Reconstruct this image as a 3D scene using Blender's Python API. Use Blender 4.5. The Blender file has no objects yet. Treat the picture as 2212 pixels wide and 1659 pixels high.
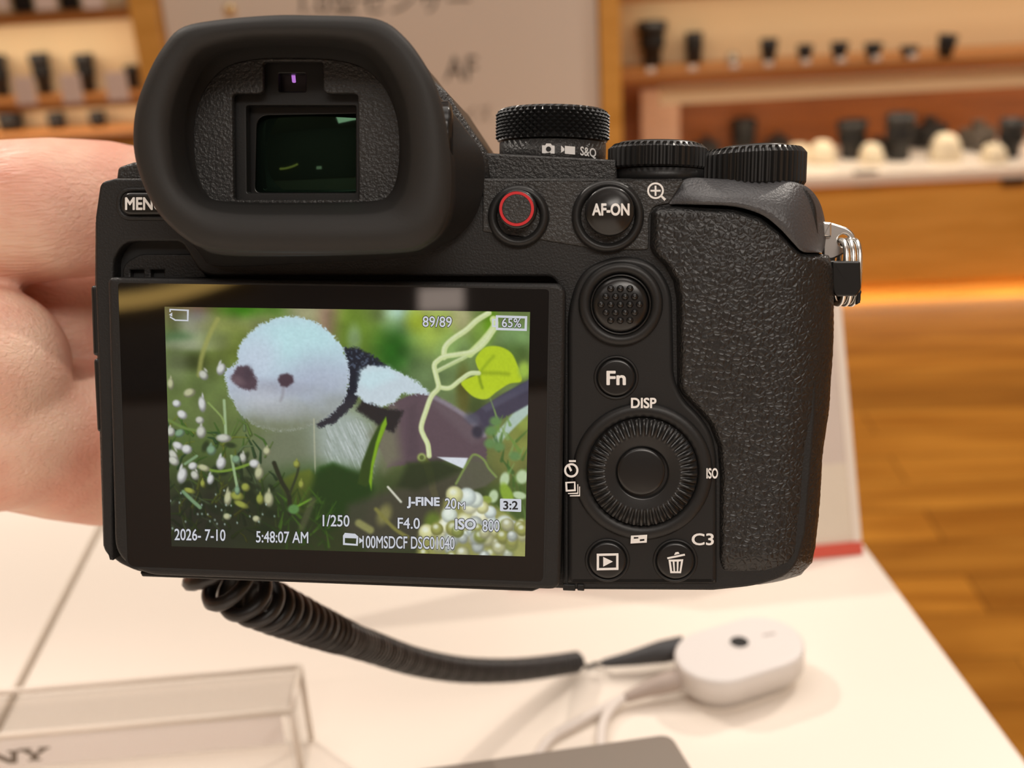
import bpy, bmesh, math, random
import numpy as np
from mathutils import Vector, Matrix, noise as mnoise

random.seed(7)
rng = np.random.default_rng(7)
sc = bpy.context.scene
C = sc.collection
PI = math.pi

# ------------------------------------------------------------------ camera
W, H, F = 2212, 1659, 2400.0
PITCH, ROLL, CAMH, TABLE_Z = 0.393, 0.0616, 1.13, 0.85
_fw = Vector((0, math.cos(PITCH), -math.sin(PITCH)))
_r0 = Vector((1, 0, 0)); _u0 = _r0.cross(_fw)
CR = _r0 * math.cos(ROLL) - _u0 * math.sin(ROLL)
CU = _u0 * math.cos(ROLL) + _r0 * math.sin(ROLL)
CB = -_fw
CP = Vector((0, 0, CAMH))
CAM_M = Matrix(((CR.x, CU.x, CB.x, CP.x), (CR.y, CU.y, CB.y, CP.y), (CR.z, CU.z, CB.z, CP.z), (0, 0, 0, 1)))
cd = bpy.data.cameras.new('photo_camera')
cam = bpy.data.objects.new('photo_camera', cd); C.objects.link(cam)
cam.matrix_world = CAM_M
cd.sensor_fit = 'HORIZONTAL'; cd.sensor_width = 36.0; cd.lens = 36.0 * F / W
cd.clip_start = 0.01; cd.clip_end = 50
cd.dof.use_dof = True; cd.dof.focus_distance = 0.189; cd.dof.aperture_fstop = 17.5
sc.camera = cam

# ------------------------------------------------------------------ world, lights, exposure
sc.view_settings.view_transform = 'Standard'
sc.view_settings.look = 'None'
sc.view_settings.gamma = 1.0
sc.view_settings.exposure = 0.0
sc.view_settings.use_curve_mapping = False
wd = bpy.data.worlds.new('shop_ambient'); sc.world = wd; wd.use_nodes = True
wd.node_tree.nodes['Background'].inputs[0].default_value = (1.0, 0.87, 0.76, 1)
wd.node_tree.nodes['Background'].inputs[1].default_value = 0.15

def spot(name, loc, target, energy, col=(1, 0.91, 0.81), size=70, radius=0.03, blend=0.6):
    l = bpy.data.lights.new(name, 'SPOT'); l.energy = energy; l.color = col
    l.spot_size = math.radians(size); l.spot_blend = blend; l.shadow_soft_size = radius
    o = bpy.data.objects.new(name, l); C.objects.link(o)
    o.location = loc
    o.rotation_euler = (Vector(target) - Vector(loc)).to_track_quat('-Z', 'Y').to_euler()
    return o

def area(name, loc, target, energy, sx, sy, col=(1, 0.84, 0.66)):
    l = bpy.data.lights.new(name, 'AREA'); l.shape = 'RECTANGLE'; l.size = sx; l.size_y = sy
    l.energy = energy; l.color = col
    o = bpy.data.objects.new(name, l); C.objects.link(o)
    o.location = loc
    o.rotation_euler = (Vector(target) - Vector(loc)).to_track_quat('-Z', 'Y').to_euler()
    return o

area('overhead_fill_panel', (0.0, 0.75, 2.98), (0.0, 0.7, 0), 30, 2.4, 1.6, (1, .925, .85))  # soft overhead fill, added to light the table and ease shadows
spot('ceiling_spot_far_left', (-1.5, 1.75, 2.9), (0, 0.35, 0.85), 103, size=50)
spot('ceiling_spot_far_right', (1.5, 1.75, 2.9), (0.05, 0.35, 0.85), 103, size=50)
spot('wall_fill_spot', (-0.2, 1.0, 3.0), (0.1, 3.3, 1.2), 46, size=110, radius=0.1)  # added fill spot, lifts the poster, posts and cabinets
spot('floor_fill_spot', (1.9, 1.4, 2.9), (1.55, 2.7, 0), 80, size=70, radius=0.1)  # added fill spot, brightens the floor towards the wall
area('front_fill_panel', (0.5, -1.6, 2.95), (0.2, -0.6, 0.9), 38, 1.6, 1.0, (1, .92, .83))  # front fill, added to lighten the back of the held camera
area('front_wall_wash', (0.0, -1.9, 3.0), (0, -3.1, 1.0), 62, 4.0, 0.3, (1, .93, .87))  # added wash, brightens the unseen wall that the screen reflects

# ------------------------------------------------------------------ projection helpers
def ray(px, py):
    return (CR * ((px - W / 2) / F) + CU * (-(py - H / 2) / F) - CB)
def at_depth(px, py, d):
    return CP + ray(px, py) * d
def on_plane(px, py, p, n):
    r = ray(px, py)
    return CP + r * ((Vector(p) - CP).dot(n) / r.dot(n))
def on_table(px, py, dz=0.0):
    return on_plane(px, py, (0, 0, TABLE_Z + dz), Vector((0, 0, 1)))

# pose of the held camera: rear face plane
_bx = Vector((0.9966, -0.0200, 0.0750)).normalized()
_bz = Vector((-0.0775, -0.1150, 0.99)); _bz = (_bz - _bx * _bz.dot(_bx)).normalized()
_by = _bz.cross(_bx)
_o = at_depth(1106, 829, 0.190)
def c2w(v): return CR * v.x + CU * v.y + CB * v.z
BX, BY, BZ = c2w(_bx), c2w(_by), c2w(_bz)
BODY_M = Matrix(((BX.x, BY.x, BZ.x, _o.x), (BX.y, BY.y, BZ.y, _o.y), (BX.z, BY.z, BZ.z, _o.z), (0, 0, 0, 1)))
BODY_I = BODY_M.inverted()
def L(px, py, z=0.0):
    """point of the held camera's own frame, z millimetres out of its rear face"""
    return BODY_I @ on_plane(px, py, _o + BZ * (z * 0.001), BZ)
def L2(pts, z=0.0):
    return [(v.x, v.y) for v in (L(p[0], p[1], z) for p in pts)]
def pxm(px, py, z=0.0):
    return (L(px + 20, py, z) - L(px, py, z)).length / 20.0

# ------------------------------------------------------------------ materials
def s2l(c):
    return tuple((x / 255.0 / 12.92) if x / 255.0 <= 0.04045 else ((x / 255.0 + 0.055) / 1.055) ** 2.4 for x in c)
def mat(name, col, rough=0.5, metal=0.0, spec=0.5, bump=None, vary=None, **kw):
    m = bpy.data.materials.new(name); m.use_nodes = True
    nt = m.node_tree; b = nt.nodes['Principled BSDF']
    b.inputs['Base Color'].default_value = (*col, 1)
    b.inputs['Roughness'].default_value = rough
    b.inputs['Metallic'].default_value = metal
    b.inputs['Specular IOR Level'].default_value = spec
    for k, v in kw.items():
        b.inputs[k.replace('_', ' ')].default_value = v
    tc = nt.nodes.new('ShaderNodeTexCoord')
    if vary:
        sc_, amt = vary
        n = nt.nodes.new('ShaderNodeTexNoise'); n.inputs['Scale'].default_value = sc_; n.inputs['Detail'].default_value = 3
        nt.links.new(tc.outputs['Object'], n.inputs['Vector'])
        mx = nt.nodes.new('ShaderNodeMix'); mx.data_type = 'RGBA'
        mx.inputs[6].default_value = (*[c * (1 - amt) for c in col], 1); mx.inputs[7].default_value = (*[min(1, c * (1 + amt)) for c in col], 1)
        nt.links.new(n.outputs['Fac'], mx.inputs[0]); nt.links.new(mx.outputs[2], b.inputs['Base Color'])
    if bump:
        sc_, st, dist = bump
        n = nt.nodes.new('ShaderNodeTexNoise'); n.inputs['Scale'].default_value = sc_; n.inputs['Detail'].default_value = 2
        nt.links.new(tc.outputs['Object'], n.inputs['Vector'])
        bp = nt.nodes.new('ShaderNodeBump'); bp.inputs['Strength'].default_value = st; bp.inputs['Distance'].default_value = dist
        nt.links.new(n.outputs['Fac'], bp.inputs['Height']); nt.links.new(bp.outputs['Normal'], b.inputs['Normal'])
    return m

def emit(name, col, s):
    m = mat(name, (0, 0, 0), 0.4)
    b = m.node_tree.nodes['Principled BSDF']
    b.inputs['Emission Color'].default_value = (*col, 1); b.inputs['Emission Strength'].default_value = s
    return m

M = {}
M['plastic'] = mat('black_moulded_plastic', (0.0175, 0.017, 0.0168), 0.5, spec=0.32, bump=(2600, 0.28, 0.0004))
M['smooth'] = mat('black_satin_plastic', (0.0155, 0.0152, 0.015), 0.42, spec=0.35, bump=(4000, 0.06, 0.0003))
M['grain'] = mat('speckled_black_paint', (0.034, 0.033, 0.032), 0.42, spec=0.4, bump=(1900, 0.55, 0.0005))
M['litpaint'] = mat('speckled_paint_lit_tone', (0.060, 0.060, 0.064), 0.42, bump=(2200, 0.35, 0.0004))  # thumb rest paint, overhead light it catches put into the lighter grey
M['rubber'] = mat('black_rubber', (0.022, 0.021, 0.020), 0.62, spec=0.35, bump=(3500, 0.10, 0.0003))
M['gloss'] = mat('black_button_plastic', (0.012, 0.012, 0.012), 0.28)
M['deep'] = mat('black_recess', (0.008, 0.008, 0.008), 0.6)
M['dial'] = mat('black_anodised_dial', (0.014, 0.014, 0.014), 0.32)
M['print'] = mat('white_printing', (0.9, 0.89, 0.87), 0.5)
M['red'] = mat('red_ring_paint', s2l((205, 40, 45)), 0.4)
M['chrome'] = mat('chrome_metal', (0.86, 0.85, 0.82), 0.28, 1.0)
M['glass'] = mat('screen_glass', (0.006, 0.006, 0.006), 0.03, spec=0.8)
M['lens'] = mat('coated_eyepiece_lens', (0.004, 0.007, 0.005), 0.04, spec=0.4, Specular_Tint=(0.45, 1.0, 0.6, 1))
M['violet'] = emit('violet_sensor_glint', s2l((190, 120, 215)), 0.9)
M['sensor'] = mat('violet_black_sensor_window', (0.03, 0.024, 0.03), 0.2)

def leather():
    m = mat('pebbled_leatherette', (0.0145, 0.0142, 0.014), 0.40)
    nt = m.node_tree; b = nt.nodes['Principled BSDF']
    tc = nt.nodes.new('ShaderNodeTexCoord')
    n0 = nt.nodes.new('ShaderNodeTexNoise'); n0.inputs['Scale'].default_value = 500; n0.inputs['Detail'].default_value = 2
    nt.links.new(tc.outputs['Object'], n0.inputs['Vector'])
    mxv = nt.nodes.new('ShaderNodeMix'); mxv.data_type = 'VECTOR'; mxv.inputs[0].default_value = 0.0016
    add = nt.nodes.new('ShaderNodeVectorMath'); add.operation = 'MULTIPLY_ADD'
    add.inputs[1].default_value = (0.0012, 0.0012, 0.0012)
    nt.links.new(n0.outputs['Color'], add.inputs[0]); nt.links.new(tc.outputs['Object'], add.inputs[2])
    v = nt.nodes.new('ShaderNodeTexVoronoi'); v.feature = 'DISTANCE_TO_EDGE'; v.inputs['Scale'].default_value = 1050
    nt.links.new(add.outputs[0], v.inputs['Vector'])
    n1 = nt.nodes.new('ShaderNodeTexNoise'); n1.inputs['Scale'].default_value = 1400; n1.inputs['Detail'].default_value = 3
    nt.links.new(add.outputs[0], n1.inputs['Vector'])
    r = nt.nodes.new('ShaderNodeMapRange'); r.inputs[1].default_value = 0; r.inputs[2].default_value = 0.32
    r.interpolation_type = 'SMOOTHSTEP'
    nt.links.new(v.outputs['Distance'], r.inputs[0])
    ad = nt.nodes.new('ShaderNodeMath'); ad.operation = 'MULTIPLY_ADD'; ad.inputs[1].default_value = 0.7
    nt.links.new(n1.outputs['Fac'], ad.inputs[0]); nt.links.new(r.outputs[0], ad.inputs[2])
    bp = nt.nodes.new('ShaderNodeBump'); bp.inputs['Strength'].default_value = 0.40; bp.inputs['Distance'].default_value = 0.0003
    nt.links.new(ad.outputs[0], bp.inputs['Height']); nt.links.new(bp.outputs['Normal'], b.inputs['Normal'])
    return m
M['leather'] = leather()

# ------------------------------------------------------------------ object helpers
def link(o, parent=None):
    C.objects.link(o)
    if parent is not None: o.parent = parent
    return o
def tag(o, label=None, cat=None, group=None, kind=None):
    if label: o['label'] = label
    if cat: o['category'] = cat
    if group: o['group'] = group
    if kind: o['kind'] = kind
    return o
def empty(name, m=None, label=None, cat=None, group=None):
    o = bpy.data.objects.new(name, None); o.empty_display_size = 0.01
    C.objects.link(o)
    if m is not None: o.matrix_world = m if isinstance(m, Matrix) else Matrix.Translation(m)
    return tag(o, label, cat, group)
def mesh(name, verts, faces, m, parent=None, smooth=True, flat=()):
    me = bpy.data.meshes.new(name); me.from_pydata([tuple(v) for v in verts], [], faces)
    bm = bmesh.new(); bm.from_mesh(me); bmesh.ops.recalc_face_normals(bm, faces=bm.faces); bm.to_mesh(me); bm.free()
    for mm in (m if isinstance(m, (list, tuple)) else [m]): me.materials.append(mm)
    if smooth:
        fl = np.ones(len(me.polygons), dtype=bool)
        for i in flat: fl[i] = False
        me.polygons.foreach_set('use_smooth', fl)
    me.update()
    return link(bpy.data.objects.new(name, me), parent)

def dense(pts, step):
    out = []
    for i in range(len(pts)):
        a, b = pts[i], pts[(i + 1) % len(pts)]
        n = max(1, int(math.hypot(b[0] - a[0], b[1] - a[1]) / step))
        for k in range(n): out.append((a[0] + (b[0] - a[0]) * k / n, a[1] + (b[1] - a[1]) * k / n))
    return out
def fillet(pts, r=None, seg=6):
    """pts: (x, y[, r]) corners -> outline with round corners"""
    out = []; n = len(pts)
    for i in range(n):
        p = Vector(pts[i][:2]); a = Vector(pts[i - 1][:2]); b = Vector(pts[(i + 1) % n][:2])
        rr = pts[i][2] if len(pts[i]) > 2 else (r or 0)
        d1 = (a - p); d2 = (b - p)
        if rr <= 0 or d1.length < 1e-9 or d2.length < 1e-9:
            out.append(tuple(p)); continue
        t = min(rr, d1.length * 0.48, d2.length * 0.48)
        q1 = p + d1.normalized() * t; q2 = p + d2.normalized() * t
        for k in range(seg + 1):
            s = k / seg
            q = q1 * (1 - s) ** 2 + p * 2 * s * (1 - s) + q2 * s ** 2
            out.append(tuple(q))
    return out
def spline(pts, n, closed=True):
    P = [Vector(p) for p in pts]; m = len(P); out = []
    segs = m if closed else m - 1
    lens = [(P[(i + 1) % m] - P[i]).length for i in range(segs)]; tot = sum(lens)
    acc = [0]
    for l_ in lens: acc.append(acc[-1] + l_)
    cnt = n if closed else n - 1
    j = 0
    for k in range(n):
        d = min(tot * k / cnt, tot - 1e-9)
        while acc[j + 1] < d: j += 1
        t = (d - acc[j]) / lens[j]
        g = (lambda i: P[i % m]) if closed else (lambda i: P[max(0, min(m - 1, i))])
        p0, p1, p2, p3 = g(j - 1), g(j), g(j + 1), g(j + 2)
        out.append(0.5 * ((2 * p1) + (p2 - p0) * t + (2 * p0 - 5 * p1 + 4 * p2 - p3) * t * t + (3 * p1 - p0 - 3 * p2 + p3) * t ** 3))
    return out
def area2(p): return sum(p[i - 1][0] * p[i][1] - p[i][0] * p[i - 1][1] for i in range(len(p))) / 2
def inset(p, d):
    n = len(p); s = 1 if area2(p) > 0 else -1; out = []
    for i in range(n):
        a, b, c = Vector(p[i - 1]), Vector(p[i]), Vector(p[(i + 1) % n])
        e1 = b - a; e2 = c - b
        if e1.length < 1e-12: e1 = e2
        if e2.length < 1e-12: e2 = e1
        e1.normalize(); e2.normalize()
        n1 = Vector((-e1.y, e1.x)) * s; n2 = Vector((-e2.y, e2.x)) * s
        nn = n1 + n2
        if nn.length < 1e-6: nn = n1
        nn.normalize(); k = max(0.5, nn.dot(n1))
        q = b + nn * d / k
        out.append((q.x, q.y))
    return out
def prism(name, out, z0, z1, m, parent, bevel=0.4, seg=4, zf=None):
    """solid from an outline (local metres) between z0 and z1 (mm), rounded front edge"""
    rings = [(out, z0)]
    for k in range(seg + 1):
        a = k / seg * PI / 2
        rings.append((inset(out, bevel * 0.001 * (1 - math.cos(a))) if k else out, z1 - bevel + bevel * math.sin(a)))
    V = []; Fc = []; n = len(out)
    for o_, z in rings:
        V += [(x, y, (z + (zf(x, y) if zf and z > z0 else 0)) * 0.001) for x, y in o_]
    for r in range(len(rings) - 1):
        for i in range(n):
            j = (i + 1) % n
            Fc.append((r * n + i, r * n + j, (r + 1) * n + j, (r + 1) * n + i))
    flat = [len(Fc), len(Fc) + 1]
    Fc.append(tuple(range(n))); Fc.append(tuple(range((len(rings) - 1) * n, len(rings) * n)))
    return mesh(name, V, Fc, m, parent, True, flat)
def curve_mesh(cu):
    o = bpy.data.objects.new('tmp', cu); C.objects.link(o)
    dg = bpy.context.evaluated_depsgraph_get(); dg.update()
    me = bpy.data.meshes.new_from_object(o.evaluated_get(dg))
    bpy.data.objects.remove(o); bpy.data.curves.remove(cu)
    return me
def fill(name, loops, z0, z1, m, parent, bevel=0.0):
    """flat plate with holes; loops in local metres, first is the outside"""
    cu = bpy.data.curves.new('tmp', 'CURVE'); cu.dimensions = '2D'; cu.fill_mode = 'BOTH'
    for lp in loops:
        s = cu.splines.new('POLY'); s.points.add(len(lp) - 1); s.use_cyclic_u = True
        for i, p in enumerate(lp): s.points[i].co = (p[0] * 1000, p[1] * 1000, 0, 1)
    bevel *= 1000; cu.extrude = max(1e-4, (z1 - z0) / 2 - bevel); cu.bevel_depth = bevel; cu.bevel_resolution = 2; cu.offset = -bevel
    me = curve_mesh(cu); me.name = name
    me.transform(Matrix.Translation((0, 0, (z0 + z1) / 2 * 0.001)) @ Matrix.Scale(0.001, 4))
    me.materials.clear(); me.materials.append(m)
    return link(bpy.data.objects.new(name, me), parent)
def join_into(dst_verts, dst_faces, v, f):
    b = len(dst_verts); dst_verts += v; dst_faces += [tuple(i + b for i in q) for q in f]

def text_mesh(s, bold=0.0, offset=0.0):
    cu = bpy.data.curves.new('tmp', 'FONT'); cu.body = s; cu.size = 1.0; cu.resolution_u = 4
    me = curve_mesh(cu)
    v = np.zeros(len(me.vertices) * 3); me.vertices.foreach_get('co', v); v = v.reshape(-1, 3)
    f = [tuple(p.vertices) for p in me.polygons]
    bpy.data.meshes.remove(me)
    w = bold + offset
    if w:                                   # heavier weight: the outline repeated round a small circle
        vs_, fs_ = [v], list(f); n = len(v)
        for k in range(10):
            fs_ += [tuple(i + n * len(vs_) for i in q) for q in f]
            vs_.append(v + np.array([w * math.cos(PI * k / 5), w * math.sin(PI * k / 5), 0.003 * (k + 1)]))
        v, f = np.concatenate(vs_), fs_
    return v, f
def lettering(name, s, box, fn, m, parent, bold=0.0, shadow=None, slope=0.0, lift=0.0):
    """text fitted into a box (x0,y0,x1,y1); fn maps box coordinates to a 3D point"""
    v, f = text_mesh(s, bold)
    lo, hi = v.min(0), v.max(0)
    x0, y0, x1, y1 = box
    def place(v_, dz):
        r = []
        for q in v_:
            a = (q[0] - lo[0]) / (hi[0] - lo[0]); b = (q[1] - lo[1]) / max(1e-6, hi[1] - lo[1])
            X = x0 + (x1 - x0) * a; Y = y1 + (y0 - y1) * b + slope * (x1 - x0) * a
            r.append(fn(X, Y, dz + q[2]))
        return r
    V = place(v, lift); Fc = list(f); ms = [m]; nf = len(f)
    if shadow:
        v2, f2 = text_mesh(s, bold, 0.045)
        join_into(V, Fc, place(v2 * [1, 1, 0], lift - 0.008), f2); ms.append(shadow)
    o = mesh(name, V, Fc, ms, parent, smooth=False)
    if shadow:
        for i, p in enumerate(o.data.polygons): p.material_index = 0 if i < nf else 1
    return o
def circ(cx, cy, r, n=32, a0=0.0): return [(cx + r * math.cos(a0 + 2 * PI * k / n), cy + r * math.sin(a0 + 2 * PI * k / n)) for k in range(n)]
def rect(x0, y0, x1, y1): return [(x0, y0), (x1, y0), (x1, y1), (x0, y1)]
def lathe_z(name, cx, cy, prof, m, parent, seg=48, zc=0.0, flatcap=True, smooth=True, mod=None):
    """round part facing the viewer: prof = [(radius px, z mm)...] from the outside in"""
    c = L(cx, cy, zc); k = pxm(cx, cy, zc)
    V = []; Fc = []
    for ri, (r, z) in enumerate(prof):
        for i in range(seg):
            a = 2 * PI * i / seg; rr, zz = (r, z) if not mod else mod(ri, i, r, z)
            V.append((c.x + rr * k * math.cos(a), c.y + rr * k * math.sin(a), zz * 0.001))
    for r in range(len(prof) - 1):
        for i in range(seg):
            j = (i + 1) % seg
            Fc.append((r * seg + i, r * seg + j, (r + 1) * seg + j, (r + 1) * seg + i))
    fl = [len(Fc)]
    if flatcap: Fc.append(tuple(range((len(prof) - 1) * seg, len(prof) * seg)))
    return mesh(name, V, Fc, m, parent, smooth, fl if flatcap else ())
def tube(name, pts, rad, m, parent=None, seg=10, cap=True, smooth=True, build=True):
    P = [Vector(p) for p in pts]; n = len(P)
    R_ = rad if isinstance(rad, (list, tuple)) else [rad] * n
    V = []; Fc = []; t0 = (P[1] - P[0]).normalized()
    nrm = t0.orthogonal().normalized()
    for i in range(n):
        t = (P[min(i + 1, n - 1)] - P[max(i - 1, 0)]).normalized()
        nrm = (nrm - t * nrm.dot(t)).normalized(); b = t.cross(nrm)
        for k in range(seg):
            a = 2 * PI * k / seg
            V.append(P[i] + (nrm * math.cos(a) + b * math.sin(a)) * R_[i])
    for i in range(n - 1):
        for k in range(seg):
            j = (k + 1) % seg
            Fc.append((i * seg + k, i * seg + j, (i + 1) * seg + j, (i + 1) * seg + k))
    if cap: Fc.append(tuple(range(seg))); Fc.append(tuple(range((n - 1) * seg, n * seg)))
    if not build: return V, Fc
    return mesh(name, V, Fc, m, parent, smooth)
def box(name, lo, hi, m, parent=None, bevel=0.0):
    (x0, y0, z0), (x1, y1, z1) = lo, hi
    me = bpy.data.meshes.new(name)
    bm = bmesh.new(); bmesh.ops.create_cube(bm, size=1)
    for v in bm.verts: v.co = ((x0 + x1) / 2 + v.co.x * (x1 - x0), (y0 + y1) / 2 + v.co.y * (y1 - y0), (z0 + z1) / 2 + v.co.z * (z1 - z0))
    if bevel: bmesh.ops.bevel(bm, geom=bm.edges[:], offset=bevel, segments=2, affect='EDGES', profile=0.6)
    bm.to_mesh(me); bm.free(); me.materials.append(m)
    return link(bpy.data.objects.new(name, me), parent)


# ------------------------------------------------------------------ setting
def wood(name, c1, c2, sx=(1.5, 14, 14), rough=0.45, plank=None):
    m = mat(name, c1, rough); nt = m.node_tree; b = nt.nodes['Principled BSDF']
    tc = nt.nodes.new('ShaderNodeTexCoord'); mp = nt.nodes.new('ShaderNodeMapping'); mp.inputs['Scale'].default_value = sx
    nt.links.new(tc.outputs['Object'], mp.inputs['Vector'])
    n = nt.nodes.new('ShaderNodeTexNoise'); n.inputs['Scale'].default_value = 1.6; n.inputs['Detail'].default_value = 4; n.inputs['Distortion'].default_value = .6
    nt.links.new(mp.outputs[0], n.inputs['Vector'])
    cr = nt.nodes.new('ShaderNodeValToRGB'); cr.color_ramp.elements[0].position = .3; cr.color_ramp.elements[1].position = .72
    cr.color_ramp.elements[0].color = (*c1, 1); cr.color_ramp.elements[1].color = (*c2, 1)
    nt.links.new(n.outputs['Fac'], cr.inputs[0]); last = cr.outputs[0]
    if plank:
        br = nt.nodes.new('ShaderNodeTexBrick'); br.inputs['Scale'].default_value = 1; br.inputs['Brick Width'].default_value = plank[0]; br.inputs['Row Height'].default_value = plank[1]
        br.inputs['Mortar Size'].default_value = .002; br.inputs['Color1'].default_value = (.75, .72, .7, 1); br.inputs['Color2'].default_value = (1.1, 1.1, 1.1, 1); br.inputs['Mortar'].default_value = (.4, .35, .3, 1)
        nt.links.new(tc.outputs['Object'], br.inputs['Vector'])
        mx = nt.nodes.new('ShaderNodeMix'); mx.data_type = 'RGBA'; mx.blend_type = 'MULTIPLY'; mx.inputs[0].default_value = 1
        nt.links.new(last, mx.inputs[6]); nt.links.new(br.outputs['Color'], mx.inputs[7]); last = mx.outputs[2]
    nt.links.new(last, b.inputs['Base Color'])
    return m
M['oak'] = wood('golden_oak', s2l((204, 148, 62)), s2l((228, 172, 86)))
M['walnut'] = wood('red_brown_wood', s2l((122, 66, 30)), s2l((160, 92, 44)))
M['shelfwood'] = wood('shelf_wood', s2l((150, 92, 40)), s2l((180, 118, 58)))
M['floor'] = wood('oak_floor', s2l((176, 112, 34)), s2l((224, 156, 60)), (1.2, 9, 9), .6, (1.4, .12))
M['floor'].node_tree.nodes['Principled BSDF'].inputs['Specular IOR Level'].default_value = .15
M['cream'] = mat('cream_wall_board', s2l((226, 200, 160)), .7, vary=(3, .04))
M['white'] = mat('white_laminate', s2l((240, 229, 216)), .35, vary=(4, .015))
M['poster'] = mat('grey_poster_board', s2l((228, 219, 207)), .5, vary=(2, .03))
M['ink'] = mat('dark_poster_ink', s2l((58, 50, 44)), .6)
M['ceil'] = mat('ceiling_paint', s2l((120, 105, 90)), .8)
M['darkwall'] = mat('dim_rear_wall', s2l((150, 140, 132)), .8)
M['darkpanel'] = mat('added_dark_band', s2l((70, 60, 54)), .8)
WY = -0.055
WU = Vector((math.cos(WY), math.sin(WY), 0)); WN = Vector((-math.sin(WY), math.cos(WY), 0))   # along the wall, into the wall
_wb = on_plane(1950, 640, (0, 0, 0), Vector((0, 0, 1)))
WO = _wb - WU * (_wb.dot(WU))
WALL_M = Matrix(((WU.x, WN.x, 0, WO.x), (WU.y, WN.y, 0, WO.y), (0, 0, 1, 0), (0, 0, 0, 1)))
WALL_I = WALL_M.inverted()
def wl(px, py, y=0.0):
    """wall-frame point (x along, y into the wall, z up) on the plane y behind the unit fronts"""
    return WALL_I @ on_plane(px, py, WO + WN * y, WN)
def setting(o, m=True):
    if m: o.matrix_world = WALL_M
    o['kind'] = 'structure'; return o
setting(box('floor', (-6, -6.5, -0.05), (6, 1.2, 0), M['floor']))
setting(box('wall_back', (-6, 0.75, 0), (6, 0.85, 3.1), M['cream']))
setting(box('ceiling', (-6, -6.5, 3.1), (6, 1.2, 3.2), M['ceil']))
setting(box('wall_left', (-3.2, -6.5, 0), (-3.1, 0.85, 3.1), M['cream']))
setting(box('wall_right', (3.3, -6.5, 0), (3.4, 0.85, 3.1), M['cream']))
setting(box('reflection_trim_1', (-6, -6.4, 1.62), (6, -6.372, 3.1), M['darkpanel']))  # unseen dark band, added to darken what the screen's top edge reflects
setting(box('wall_front', (-6, -6.5, 0), (6, -6.4, 3.1), M['darkwall']))

# ---- wall units
def unit(name, label, cat='shelf unit'):
    return empty(name, WALL_M, label, cat)
xpl0, xpl1 = wl(291, 60).x, wl(348, 60).x
xpr0, xpr1 = wl(1296, 120).x, wl(1341, 120).x
zc = wl(2000, 368).z                      # counter front edge, right unit
zs_ = wl(1800, 160).z                     # right shelf, lower edge
zst = wl(1800, 141).z
xr_end = 3.2
ru = unit('display_cabinet', 'golden wood display cabinet with lit lens shelf and white-floored counter, right of the poster', 'cabinet')
box('side_post', (xpr0, -0.02, 0), (xpr1, 0.6, 2.6), M['oak'], ru, .004)
box('back_panel', (xpr1, 0.26, zs_), (xr_end, 0.29, 2.6), M['cream'], ru)
tag(box('lower_back_panel', (xpr1, 0.42, zc), (xr_end, 0.45, zs_), M['walnut'], ru), 'red-brown wooden back of the counter bay')
box('shelf', (xpr1, 0.02, zs_), (xr_end, 0.26, zst), M['shelfwood'], ru, .003)
zt1 = wl(1800, 168, .06).z; zt0 = wl(1800, 207, .06).z
tag(box('light_pelmet', (wl(1425, 200, .06).x, 0.06, zt0), (xr_end, 0.08, zt1), M['cream'], ru), 'cream strip below the shelf')
box('upper_shelf', (xpr1, 0.02, wl(1800, -40).z), (xr_end, 0.5, wl(1800, -22).z), M['shelfwood'], ru, .003)
box('counter', (xpr1, -0.02, zc - 0.03), (xr_end, 0.45, zc), M['white'], ru, .003)
zb = wl(1950, 612).z
df = box('door_panel', (xpr1, 0, zb), (xr_end, 0.4, zc - 0.03), M['oak'], ru, .003)
for px, w_ in ((1869, .05), (2190, .05)):
    p = wl(px, 384); box('handle', (p.x - w_ * .7, -0.012, p.z - .02), (p.x + w_ * .7, 0.01, p.z + .02), M['deep'], df, .003)
box('plinth', (xpr1, 0.02, 0), (xr_end, 0.4, zb), M['oak'], ru)
p0, p1 = wl(1385, 195, .30), wl(1468, 300, .30)
tag(box('end_panel', (p0.x, 0.30, zc), (p1.x, 0.31, p0.z), mat('pale_end_panel', s2l((176, 140, 118)), .5), ru), 'pale pinkish upright panel at the left end of the bay')

lu = unit('lens_shelf_unit', 'wooden lens shelves beyond the hand, left of the poster', 'shelf unit')
box('side_post', (xpl0, -0.02, 0), (xpl1, 0.6, 2.6), M['oak'], lu, .004)
xl_end = -3.0
box('back_panel', (xl_end, 0.22, 0.3), (xpl0, 0.25, 2.6), M['cream'], lu)
ZL = []
for pa, pb in ((24, 45), (213, 233), (290, 312)):
    za, zb_ = wl(150, pa + 3).z, wl(150, pb + 3).z
    ZL.append(za); box('shelf', (xl_end, 0.0, zb_), (xpl0, 0.22, za), M['shelfwood'], lu, .003)
box('base_cabinet', (xl_end, 0.0, 0), (xpl0, 0.34, wl(150, 320).z), M['oak'], lu, .003)
for o_, w_ in ((ru, (xpr1 + .02, xr_end)), (lu, (-1.9, xpl0 - .02))):
    pass

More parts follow.
